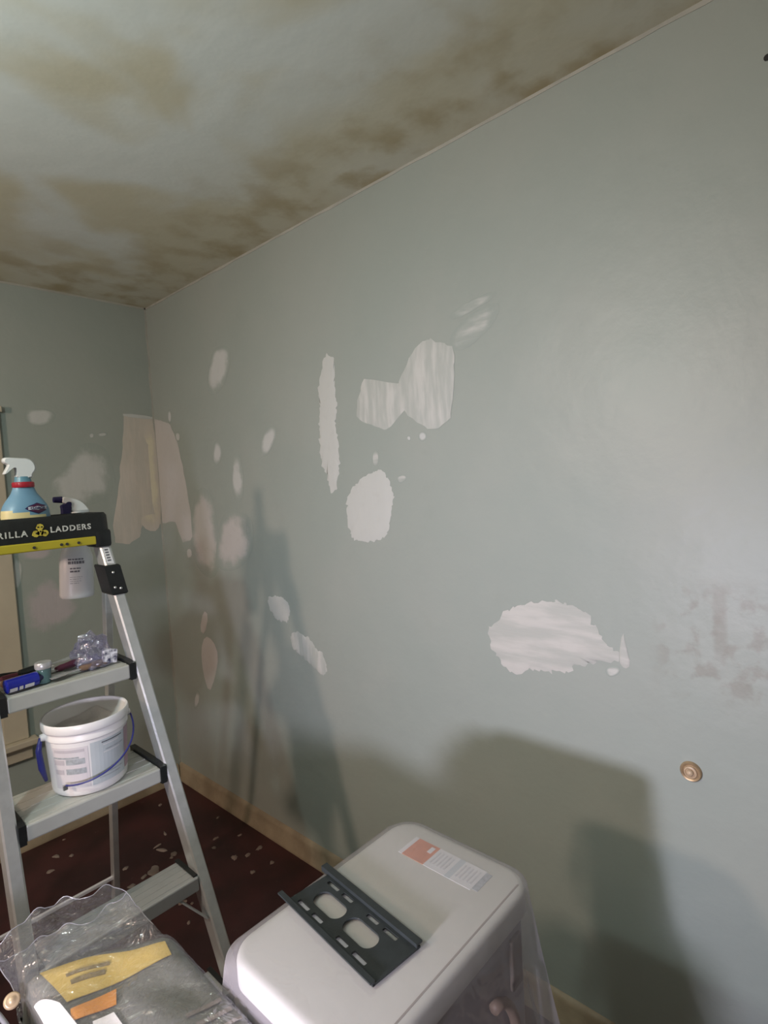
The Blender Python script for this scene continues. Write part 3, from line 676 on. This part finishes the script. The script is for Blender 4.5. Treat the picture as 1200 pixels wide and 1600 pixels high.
ell(MB(), [(.0242, .138), (.0255, .140), (.0255, .150), (.0235, .152)], sy=.8).build('neck_band', m_clred, cl, smooth=40, label='red neck band')
ell(MB(), [(.0205, .150), (.0190, .156), (.0175, .166)], sy=.85).build('collar', m_clteal, cl, smooth=40)
# trigger head: a side profile extruded through its width
tp = [(.020, .160), (.022, .172), (.030, .182), (.031, .192), (.026, .206), (.014, .213), (-.010, .214), (-.034, .216), (-.041, .213), (-.042, .204), (-.036, .200), (-.030, .197), (-.036, .186), (-.043, .174), (-.041, .172), (-.028, .184), (-.020, .190), (-.014, .188), (-.013, .176), (-.016, .160)]
def bev_prism(poly, w, fr):
    cx = sum(p[0] for p in poly) / len(poly); cz = sum(p[1] for p in poly) / len(poly); mb = MB(); n = len(poly)
    loops = []
    for s, t in ((.90, -w), (1, -w * .6), (1, w * .6), (.90, w)): loops.append([fr(cx + (p[0] - cx) * s, cz + (p[1] - cz) * s, t) for p in poly])
    ids = shell(mb, loops); tris = geometry.tessellate_polygon([[Vector((p[0], p[1], 0)) for p in poly]])
    for t in tris: mb.f.append([ids[0] + t[2], ids[0] + t[1], ids[0] + t[0]]); mb.f.append([ids[-1] + i for i in t])
    return mb
bev_prism(smooth_poly(tp, 1), .013, lambda a, b, c: CB + Vector((a, c, b))).build('trigger_head', m_trig, cl, smooth=50)
# badge on the front of the sleeve, wrapped on the ellipse
def on_body(x, z, off):
    pf = [(0, .057), (.062, .057), (.075, .0555), (.092, .050), (.108, .040), (.122, .030), (.142, .0235)]
    for (z0, r0), (z1, r1) in zip(pf, pf[1:]):
        if z0 <= z <= z1: r = r0 + (r1 - r0) * (z - z0) / (z1 - z0); break
    return CB + Vector((x, -.62 * math.sqrt(max(r * r - x * x, 1e-6)) - off, z))
def wrap(poly, off, name, m, parent, sx=.020, zc=.083):
    mb = MB(); n = len(poly); a = mb.add([on_body(sx + p[0], zc + p[1], off) for p in poly], []); b = mb.add([on_body(sx + p[0] * .5, zc + p[1] * .5, off + .0006) for p in poly], []); c = mb.add([on_body(sx, zc, off + .0008)], [])
    for i in range(n): j = (i + 1) % n; mb.f.append([a + i, a + j, b + j, b + i]); mb.f.append([b + i, b + j, c])
    return mb.build(name, m, parent)
dia = [(-.030, 0), (-.020, .007), (-.010, .010), (0, .014), (.010, .010), (.020, .007), (.030, 0), (.020, -.007), (.010, -.011), (0, -.015), (-.010, -.011), (-.020, -.007)]
wrap(dia, .0008, 'badge_rim', m_badge2, body); wrap([(p[0] * .86, p[1] * .86) for p in dia], .0016, 'badge', m_badge, body)
wrap([(-.023, -.004), (-.023, .004), (0, .005), (.023, .004), (.023, -.004), (0, -.005)], .0026, 'badge_bar', m_badge3, body)
text_mb('CLOROX', .0085, lambda a, b, c: on_body(.020 + a, 0.083 + b, .0040 + c), .0003, .0002, 1.05).build('lettering', m_badge2, body)

# ------------------------------------------------------------------ white spray bottle hooked on the back of the cap
HB = Vector((0.588, 1.785, 1.197))
hb = thing('hanging_spray_bottle', 'white spray bottle with navy trigger hanging behind the ladder cap', 'spray bottle', HB)
lean = Matrix.Translation(HB) @ Matrix.Rotation(math.radians(3), 4, 'Y') @ Matrix.Translation(-HB)
hbody = MB().lathe([(.0001, 0), (.042, 0), (.046, .004), (.047, .012), (.0455, .115), (.0435, .125), (.036, .145), (.025, .170), (.018, .190), (.0155, .24)], 36, HB, 1, .72, mat=lean).build('bottle_body', m_bottle, hb, smooth=40)
def on_hb(x, z, off):
    r = .047 - .002 * z / .13; return lean @ (HB + Vector((x, -.72 * math.sqrt(max(r * r - x * x, 1e-6)) - off, z)))
for z, x0, x1, h, m in ((.112, -.031, .008, .0045, m_ink), (.101, -.031, .010, .008, m_ink), (.086, -.027, -.001, .004, m_ink), (.077, -.027, -.002, .005, m_ink), (.062, -.028, .004, .002, m_faintink), (.056, -.028, .000, .002, m_faintink), (.050, -.028, .002, .002, m_faintink), (.044, -.028, -.006, .0025, m_faintink)):
    x = x0
    while x < x1 - .002:                     # broken word-like bars
        wl = min(random.uniform(.004, .009), x1 - x); mb = MB(); mb.add([on_hb(x, z, .0006), on_hb(x + wl, z, .0006), on_hb(x + wl, z + h, .0006), on_hb(x, z + h, .0006)], [[0, 1, 2, 3]])
        mb.build('print', m, hbody); x += wl + .0015
MB().lathe([(.0165, .230), (.019, .232), (.019, .248), (.0165, .252)], 24, HB, mat=lean).build('collar', m_trig, hb, smooth=40)
hp = [(.030, .232), (.040, .240), (.024, .262), (.008, .274), (-.012, .280), (-.036, .283), (-.038, .268), (-.026, .262), (-.012, .255), (-.014, .236)]
bev_prism(smooth_poly(hp, 1), .012, lambda a, b, c: lean @ (HB + Vector((a, c, b + .013)))).build('trigger_head', m_trig, hb, smooth=50)
MB().tube([lean @ (HB + Vector((-.034, 0, .287))), lean @ (HB + Vector((-.056, 0, .287)))], [.010, .0085], 12).build('nozzle', m_navy, hb, smooth=40)
tg = [(-.018, .270), (-.006, .268), (-.010, .248), (-.012, .232), (-.022, .222), (-.034, .226), (-.033, .244), (-.036, .258), (-.026, .262)]
bev_prism(smooth_poly(tg, 1), .010, lambda a, b, c: lean @ (HB + Vector((a - .004, c - .004, b + .013)))).build('trigger', m_navy, hb, smooth=50)

# ------------------------------------------------------------------ clutter on the top tread
TZ = 1.0425
p = Vector((0.350, 1.530, TZ + .018))
bt = thing('caulk_tube', 'glossy blue caulk tube lying on the ladder top step', 'tube', (p.x, p.y, TZ))
MB().tube([p + Vector((-.018, -.003, 0)), p + Vector((-.016, -.003, 0)), p + Vector((.050, .006, 0)), p + Vector((.053, .006, 0))], [.012, .0165, .0165, .013], 20).build('tube_body', m_blue, bt, smooth=40)
MB().tube([p + Vector((.052, .006, 0)), p + Vector((.062, .008, 0))], [.010, .008], 14).build('tube_cap', m_navy, bt, smooth=40)
for k, (u0, u1) in enumerate(((-.012, .004), (.008, .016), (.020, .040))):
    mb = MB()
    for a0 in (-95, -80, -65, -50): pass
    vs = []
    for u in (u0, u1):
        for a in (100, 118, 136): c = p + Vector((u, u * .144 - .001, 0)); t = math.radians(a + 90); vs.append(c + Vector((0, .0172 * math.cos(t) * 1.0, .0172 * math.sin(-t) * -1.0)))
    mb.add(vs, [[0, 1, 4, 3], [1, 2, 5, 4]]); mb.build('print', m_sticker, bt)
j = Vector((0.418, 1.545, TZ))
jr = thing('small_jar', 'small teal glass jar with a metal lid on the ladder top step', 'jar', j)
MB().lathe([(.0001, 0), (.013, 0), (.0145, .003), (.0165, .028), (.0165, .036), (.0145, .040)], 24, j).build('jar_body', m_jar, jr, smooth=40)
MB().lathe([(.0175, .036), (.0185, .038), (.0185, .048), (.0170, .051), (.0001, .0515)], 24, j).build('jar_lid', m_blade, jr, smooth=40)
def scraper(px, py, z, ang, L, bw, hm, label):
    p = Vector((px, py, z)); t = thing('putty_knife', label, 'putty knife', p, 'putty knives on the ladder top step')
    R = Matrix.Translation(p) @ Matrix.Rotation(ang, 4, 'Z')
    mb = MB(); poly = [(-.010, -.006), (.02, -.006), (.06, -bw / 2), (.075, -bw / 2), (.075, bw / 2), (.06, bw / 2), (.02, .006), (-.010, .006)]
    mb.prism(poly, .009, .0102, lambda a, b, c: R @ Vector((a, b, c))); mb.build('blade', m_blade, t)
    h = MB(); h.tube([R @ Vector((x, 0, .0108)) for x in (-L, -L * .96, -L * .6, -L * .3, -.012, 0)], [.004, .0085, .0095, .008, .0085, .006], 12); h.build('handle', hm, t, smooth=40)
scraper(.425, 1.60, TZ, math.radians(10), .09, .032, m_wood, 'putty knife with wooden handle behind the small jar')
scraper(.455, 1.578, TZ + .004, math.radians(200), .075, .045, m_burg, 'burgundy-handled putty knife right of the small jar')
scraper(.455, 1.618, TZ + .012, math.radians(15), .08, .030, m_black, 'black-handled putty knife lying across the other tools')
scraper(.500, 1.545, TZ, math.radians(185), .07, .040, m_wood, 'wide steel putty knife in front of the crumpled wrap')
scraper(.395, 1.630, TZ, math.radians(8), .05, .045, m_burg, 'steel putty knife furthest back on the tread')
def crumple(c, rx, ry, rz, seed, amp, sub=4, zmin=None):
    bm = bmesh.new(); bmesh.ops.create_icosphere(bm, subdivisions=sub, radius=1); mb = MB()
    for v in bm.verts:
        d = v.co.normalized(); k = 1 + amp * noise.noise(d * 2.2 + Vector((seed, 0, 0))) + amp * .8 * abs(noise.noise(d * 5 + Vector((0, seed, 0)))) - amp * .3
        q = Vector((d.x * rx * k, d.y * ry * k, d.z * rz * k)) + Vector(c)
        if zmin is not None and q.z < zmin: q.z = zmin + .0005
        v.co = q
    mb.bm(bm); return mb
c = Vector((.548, 1.590, TZ + .030))
wr = thing('crumpled_wrap', 'crumpled clear plastic wrap on the right end of ladder top step', 'plastic wrap', (c.x, c.y, TZ))
crumple(c, .050, .045, .048, 2.0, .45, 3, TZ).build('film', m_wrap, wr)
crumple(c + Vector((-.012, -.035, -.018)), .035, .022, .020, 8.0, .6, 3, TZ).build('film_tail', m_wrap, wr)
pk = thing('printed_packet', 'white packet with dark print beside the crumpled wrap', 'packet', (.572, 1.545, TZ))
MB().box(-.019, .019, -.006, .006, 0, .036, .003, 2, Matrix.Translation((.572, 1.545, TZ + .006)) @ Matrix.Rotation(.25, 4, 'Y') @ Matrix.Rotation(-.3, 4, 'X')).build('packet_body', m_packet, pk)
pts = [Vector((.36 + .05 * math.cos(t), 1.645 + .012 * math.sin(t), TZ + .004 + .016 * math.sin(t / 2))) for t in [k * 2 * PI / 20 for k in range(17)]]
tag(MB().tube(pts, .0028, 8).build('cord', m_black, None, True), 'short dark curled cord at the back of ladder top step', 'cord')

# ------------------------------------------------------------------ boxy appliance with a clear sheet over it
AX0, AX1, AY0, AY1, AZ = 0.378, 0.772, 0.428, 0.700, 0.846
ap = thing('boxy_appliance', 'white boxy appliance with rounded corners beside the right wall', 'appliance', ((AX0 + AX1) / 2, (AY0 + AY1) / 2, 0))
def rloop(ins, z, r, n=8): return [Vector((p[0], p[1], z)) for p in rrect(AX0 + ins, AX1 - ins, AY0 + ins, AY1 - ins, r, n)]
mb = MB(); R0 = .045
loops = [rloop(0.004, AZ - .040, R0), rloop(0, AZ - .038, R0), rloop(0, AZ - .010, R0), rloop(.002, AZ - .004, R0 - .002), rloop(.006, AZ - .001, R0 - .006), rloop(.012, AZ, R0 - .012)]
ids = shell(mb, loops); mb.f.append([ids[-1] + k for k in range(36)]); mb.f.append([ids[0] + k for k in range(36)][::-1])
lid = mb.build('lid', m_appl, ap, smooth=40)
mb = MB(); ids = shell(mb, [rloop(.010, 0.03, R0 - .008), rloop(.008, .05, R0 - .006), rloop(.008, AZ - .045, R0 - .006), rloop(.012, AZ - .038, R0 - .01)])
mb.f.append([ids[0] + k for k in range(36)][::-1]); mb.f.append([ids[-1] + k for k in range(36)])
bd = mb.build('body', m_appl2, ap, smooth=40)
MB().box(AX0 + .02, AX1 - .03, AY0 + .0125, AY0 + .0150, AZ - .001, AZ + .0007).build('seam', m_groove, lid)
for x in (AX0 + .05, AX1 - .05):
    for y in (AY0 + .05, AY1 - .05): MB().lathe([(.0001, 0), (.016, 0), (.016, .035)], 14, (x, y, 0)).build('foot', m_black, ap)
MB().box(AX1 - .075, AX1 - .045, AY0 + .002, AY0 + .010, AZ - .14, AZ - .06, .003).build('handle_recess', m_groove, bd)
MB().tube([Vector((AX1 - .14 + .06 * math.sin(t), AY0 - .004, AZ - .21 + .10 * math.cos(t))) for t in [k * PI / 12 for k in range(13)]], .008, 10).build('drain_hose', m_rust, ap, smooth=True, label='brown curved hose')
# stickers under the sheet, running along the right edge of the lid
sa, sb = Vector((.739, .640)), Vector((.737, .488))
def stick(y0, y1, x0, x1, name, m, h=.0006): return MB().box(x0, x1, y0, y1, AZ, AZ + h).build(name, m, lid)
stick(.588, .634, .686, .736, 'orange_sticker', m_orange); stick(.634, .642, .686, .736, 'white_sticker', m_sticker)
s1 = stick(.545, .588, .686, .736, 'white_sticker', m_sticker); s2 = stick(.494, .534, .686, .736, 'white_sticker', m_sticker)
stick(.534, .545, .686, .736, 'grey_sticker', m_lab2); stick(.483, .494, .690, .734, 'grey_sticker', m_faintink)
stick(.594, .602, .715, .730, 'print', m_sticker, .0011)
for k in range(5):
    y = .552 + k * .007; stick(y, y + .0025, .696, .728, 'print', m_faint2, .0011)
    y = .500 + k * .007; stick(y, y + .0025, .696, .728, 'print', m_faint2, .0011)
# the sheet
mb = MB(); n = 36 * 4
def dense(ins, r): return rrect(AX0 + ins, AX1 - ins, AY0 + ins, AY1 - ins, r, 35)
N_ = len(dense(0, .05)); rings = []
def sring(ins, z, r, fold=0.0, droop=None):
    out = []; pts = dense(ins, r)
    for k, p in enumerate(pts):
        cx, cy = (AX0 + AX1) / 2, (AY0 + AY1) / 2; d = Vector((p[0] - cx, p[1] - cy)).normalized(); a = math.atan2(d.y, d.x)
        w = fold * (noise.noise(Vector((math.cos(a) * 5, math.sin(a) * 5, z * 2))) * 1.3 + .5 * math.sin(a * 11 + z * 6))
        out.append(Vector((p[0] + d.x * w, p[1] + d.y * w, z)))
    return out
# skirt falls on the near and right sides; at the far and left sides it is short
def skirt(t):
    out = []; pts = dense(-.006, R0 + .006); cx, cy = (AX0 + AX1) / 2, (AY0 + AY1) / 2
    for p in pts:
        a = math.atan2((p[1] - cy) / (AY1 - AY0), (p[0] - cx) / (AX1 - AX0)); d = Vector((p[0] - cx, p[1] - cy)).normalized()
        nr = max(0, math.cos(a - math.radians(-50))) ** 1.5; far = max(0, math.sin(a)) ** 2; lf = max(0, math.cos(a - PI)) ** 2
        L = .10 + .34 * nr + .06 * max(0, math.cos(a)); fl = (.012 + .10 * nr * t) * t + .045 * far * min(1, t * 8)
        w = .020 * t * (noise.noise(Vector((math.cos(a) * 6, math.sin(a) * 6, t * 1.2))) + .6 * math.sin(a * 13 + 2 * t)) * (1 + nr)
        k = (fl + w) * (1 - .97 * lf)
        x = p[0] + d.x * k; y = p[1] + d.y * k
        out.append(Vector((max(x, AX0 - .006), y, AZ - .004 - L * t + (.10 * far * .0))))
    return out
loops = [sring(.10, AZ + .002, .03), sring(.05, AZ + .002, .03), sring(.0165, AZ + .002, R0 - .012), sring(.0135, AZ + .002, R0 - .01), sring(.006, AZ + .0018, R0 - .004), sring(.001, AZ + .0006, R0), sring(-.004, AZ - .003, R0 + .004)] + [skirt(t / 9) for t in range(1, 10)]
ids = shell(mb, loops); mb.f.append([ids[0] + k for k in range(N_)])
tag(mb.build('plastic_sheet', m_drape, None, smooth=True), 'clear plastic sheet draped over the white boxy appliance', 'plastic sheet')

# ------------------------------------------------------------------ wall-mount bracket lying on the sheet
bc = Vector((.520, .600)); th = math.atan2(-.024, .224)         # long axis runs with the room depth
BZ = AZ + .0035
ca, sn = math.cos(th), math.sin(th)
def bfr(z0): return lambda a, b, c: Vector((bc.x + a * ca - b * (-sn) * -1 * -1, bc.y + b * ca + a * sn, z0 + c)) if False else Vector((bc.x + a * ca + b * .106, bc.y + b * ca - a * .106, z0 + c))
br = thing('mount_bracket', 'dark metal wall-mount bracket with slots lying on the appliance', 'bracket', (bc.x, bc.y, BZ))
HL, HW = .112, .047
outer = [(-HW + .004, -HL), (HW - .004, -HL), (HW - .004, HL - .018), (-HW + .004, HL - .018)]
holes = [slot(-.001, .038, .031, .064, .0150), slot(-.001, -.036, .031, .064, .0150)]
for yy in (.066, .030, -.030, -.068):
    for xx in (-.029, .027): holes.append(slot(xx, yy, .0075, .028 if abs(yy) > .04 else .025, .002, 2))
plate_mb(outer, holes, .003, bfr(BZ + .0018)).build('plate', m_brk, br)
for s in (-1, 1):
    f = MB(); fr_ = bfr(BZ)
    prof = [(0, 0), (.0, .009), (.011, .009), (.011, .006), (.003, .006), (.003, 0)] if s > 0 else [(0, 0), (0, .008), (-.008, .008), (-.008, .0055), (-.003, .0055), (-.003, 0)]
    x0 = HW - .011 if s > 0 else -HW + .008
    f.prism(prof, -HL, HL, lambda a, b, c, x0=x0: fr_(x0 + a, c, b)); f.build('hook_rail', m_brk, br)

# ------------------------------------------------------------------ black crate left of the appliance, navy bag and packaged drop cloth on it
CZ = .73
cr = thing('black_crate', 'tall black plastic crate left of the white appliance', 'crate', (.12, .62, 0))
CX0, CX1, CY0, CY1 = -.14, .356, .38, .94
crb = MB()
for a in ((CX0, CX1, CY0, CY1, 0, .012), (CX0, CX0 + .012, CY0, CY1, 0, CZ - .012), (CX1 - .012, CX1, CY0, CY1, 0, CZ - .012), (CX0, CX1, CY0, CY0 + .012, 0, CZ - .012), (CX0, CX1, CY1 - .012, CY1, 0, CZ - .012)): crb.box(*a)
crb.build('crate_body', m_crate, cr)
MB().box(CX0 - .004, CX1 + .004, CY0 - .004, CY1 + .004, CZ - .016, CZ, .004).build('crate_lid', m_crate, cr)
nb = thing('navy_bag', 'navy canvas bag with grey piping and a brass snap on the black crate', 'bag', (.06, .68, CZ))
mb = MB(); bm = bmesh.new(); bmesh.ops.create_cube(bm, size=1); bmesh.ops.subdivide_edges(bm, edges=bm.edges, cuts=9, use_grid_fill=True)
for v in bm.verts:
    q = v.co * 2; e = .35; l = (abs(q.x) ** 5 + abs(q.y) ** 5 + abs(q.z) ** 5) ** .2; q = q / l * 1.0
    k = 1 + .05 * noise.noise(q * 2.3)
    v.co = Vector((.046 + q.x * .116 * k, .765 + q.y * .245 * k, CZ + .033 + max(q.z, -1) * .033 * (1 + .4 * noise.noise(q * 1.7 + Vector((4, 0, 0))) * (q.z > 0))))
    v.co.z = max(v.co.z, CZ + .0005)
mb.bm(bm); bagm = mb.build('bag_body', m_canvas, nb, smooth=True)
pts = [Vector((.046 + .115 * (abs(math.cos(t)) ** .5) * math.copysign(1, math.cos(t)), .765 + .243 * (abs(math.sin(t)) ** .5) * math.copysign(1, math.sin(t)), CZ + .054)) for t in [k * 2 * PI / 64 for k in range(65)]]
MB().tube(pts, .0035, 8, False).build('piping', m_pipe, nb, smooth=True)
q = on_z(33, 1543, CZ + .064)
MB().lathe([(.0001, .005), (.0035, .0048), (.005, .003), (.0075, .004), (.0095, .003), (.0105, 0)], 24, mat=Matrix.Translation((q.x - .014, q.y - .01, CZ + .061)) @ Matrix.Rotation(.75, 4, 'X')).build('snap', m_brass, nb, smooth=True)

# packaged drop cloth: folded sheet, yellow header card, orange label, clear bag loose at its far end
PKX0, PKX1, PKY0, PKY1 = .187, .371, .50, .957
pkg = thing('packaged_drop_cloth', 'clear bag of folded drop cloth with yellow and orange card on the crate', 'package', (.285, .70, CZ))
def hf(u, v):
    u = min(max(u, 0), 1); v = min(max(v, 0), 1)
    e = (max(0, 1 - abs(2 * u - 1) ** (12 if u < .5 else 16)) * max(0, 1 - abs(2 * v - 1) ** 14)) ** .35
    return (.082 * (1 - u) + .078 * u) * e * (1 + .10 * noise.noise(Vector((u * 3 + 3, v * 5, 0))))
def pe(x): return PKY1 - .105 * min(max((x - PKX0) / (PKX1 - PKX0), 0), 1)          # the far fold runs askew
def pz(x, y): return CZ + .001 + hf((x - PKX0) / (PKX1 - PKX0), (y - PKY0) / (pe(x) - PKY0))
mb = MB(); nx, ny = 22, 34
for k in (0, 1):
    for j in range(ny + 1):
        for i in range(nx + 1):
            u, v = i / nx, j / ny; mb.add([(PKX0 + (PKX1 - PKX0) * u, PKY0 + (pe(PKX0 + (PKX1 - PKX0) * u) - PKY0) * v, CZ + .001 + (hf(u, v) if k == 0 else 0))], [])
W = nx + 1; OF = W * (ny + 1)
for j in range(ny):
    for i in range(nx):
        q = j * W + i; mb.f += [[q, q + 1, q + W + 1, q + W], [q + OF + W, q + OF + W + 1, q + OF + 1, q + OF]]
mb.build('folded_cloth', m_gcloth, pkg, smooth=True, label='folded grey plastic drop cloth', fix=False)
def hit(px, py):                                                  # where on the package a print sits
    d = ray(px, py).normalized(); t = .5
    while t < 2:
        p = CAM + d * t
        if p.z < pz(p.x, p.y): break
        t += .002
    return (min(max(p.x, PKX0 + .002), PKX1 - .002), min(p.y, pe(p.x) - .004))
def card(pxs, off, name, m, parent, n=14, world=False):                        # four corners; lies on the folded cloth
    poly = pxs if world else [hit(*q) for q in pxs]; mb = MB()
    for j in range(n + 1):
        for i in range(n + 1):
            u, v = i / n, j / n
            x = (poly[0][0] * (1 - u) + poly[1][0] * u) * (1 - v) + (poly[3][0] * (1 - u) + poly[2][0] * u) * v
            y = (poly[0][1] * (1 - u) + poly[1][1] * u) * (1 - v) + (poly[3][1] * (1 - u) + poly[2][1] * u) * v
            z = pz(x, y); mb.add([(x, y, z + off), (x, y, z + off + .0008)], [])
    W = n + 1
    for j in range(n):
        for i in range(n):
            a = 2 * (j * W + i); mb.f += [[a + 1, a + 3, a + 2 * W + 3, a + 2 * W + 1], [a + 2 * W, a + 2 * W + 2, a + 2, a]]
    return mb.build(name, m, parent, smooth=True)
yc = card([(105, 1568), (268, 1494), (258, 1474), (62, 1524)], .002, 'header_card', m_ycard, pkg)
card([(112, 1543), (165, 1526), (164, 1519), (110, 1536)], .0032, 'print', m_brownink, yc, 8); card([(104, 1531), (172, 1512), (171, 1507), (103, 1526)], .0032, 'print', m_brownink, yc, 8)
card([(112, 1600), (182, 1572), (182, 1548), (110, 1580)], .002, 'orange_label', m_ocard, pkg)
card([(150, 1630), (195, 1608), (178, 1585), (145, 1600)], .002, 'white_label', m_wlabel_glare, pkg)
card([(.190, .56), (.226, .56), (.208, .83), (.1905, .885)], .003, 'side_glare', m_wlabel_glare, pkg, world=True)  # white strip painted in as the glare on the bag's left side
for k in range(3): card([(290 + 16 * k, 1588 + 14 * k), (345 + 16 * k, 1562 + 14 * k), (347 + 16 * k, 1567 + 14 * k), (292 + 16 * k, 1594 + 14 * k)], .002, 'print', m_groove, pkg, 8)
# film: hugs the contents, then a loose crumpled mouth sticking out past the crate
mb = MB(); nx, ny = 40, 90; YE = 1.065
def crease(x, y, k): return abs(noise.noise(Vector((x * 22, y * 16, k)))) + .5 * abs(noise.noise(Vector((x * 50, y * 40, k + 5))))
for sgn in (1, -1):
    for j in range(ny + 1):
        for i in range(nx + 1):
            u, v = i / nx, j / ny; y = PKY0 - .01 + (YE - PKY0) * v; x = PKX0 - .003 + (PKX1 - PKX0 + .005) * u
            PE = pe(x)
            if y < PE: z = pz(x, y) + .0045 + .002 * crease(x, y, 1) if sgn > 0 else CZ + .0004
            if y > PE - .03:
                t = max(0, (y - PE) / (YE - PE)); e = max(0, 1 - abs(2 * u - 1) ** 4) ** .6
                base = .078 * (1 - u) + .074 * u
                z2 = CZ + base * .55 + .012 * t + sgn * e * base * (.55 - .25 * t) + .016 * t * (crease(x, y, 2) - .4) * (1 if sgn > 0 else .8)
                if y < PE: z = max(z, z2) if sgn > 0 else z
                else: z = z2
                y += (.020 * noise.noise(Vector((u * 5, 1, 2))) - .10 * (u - .38) ** 2) * t
                x += -.010 * max(0, t - .2) * (1 - u)
            mb.add([(x, y, z)], [])
W = nx + 1; OF = W * (ny + 1)
for j in range(ny):
    for i in range(nx):
        a = j * W + i; mb.f.append([a, a + 1, a + W + 1, a + W]); b = a + OF; mb.f.append([b + W, b + W + 1, b + 1, b])
mb.build('clear_bag', m_film2, pkg, smooth=True, label='clear crinkled plastic bag', fix=False)
hem = [mb.v[ny * W + i] for i in range(W)] + [mb.v[OF + ny * W + i] for i in range(W)][::-1]
MB().tube(hem + [hem[0]], .0007, 6, False).build('bag_hem', m_hem, pkg, smooth=True)
for i in (0, nx):
    MB().tube([mb.v[j * W + i] for j in range(ny - 20, ny + 1)], .0007, 6, False).build('bag_seam', m_hem, pkg, smooth=True)
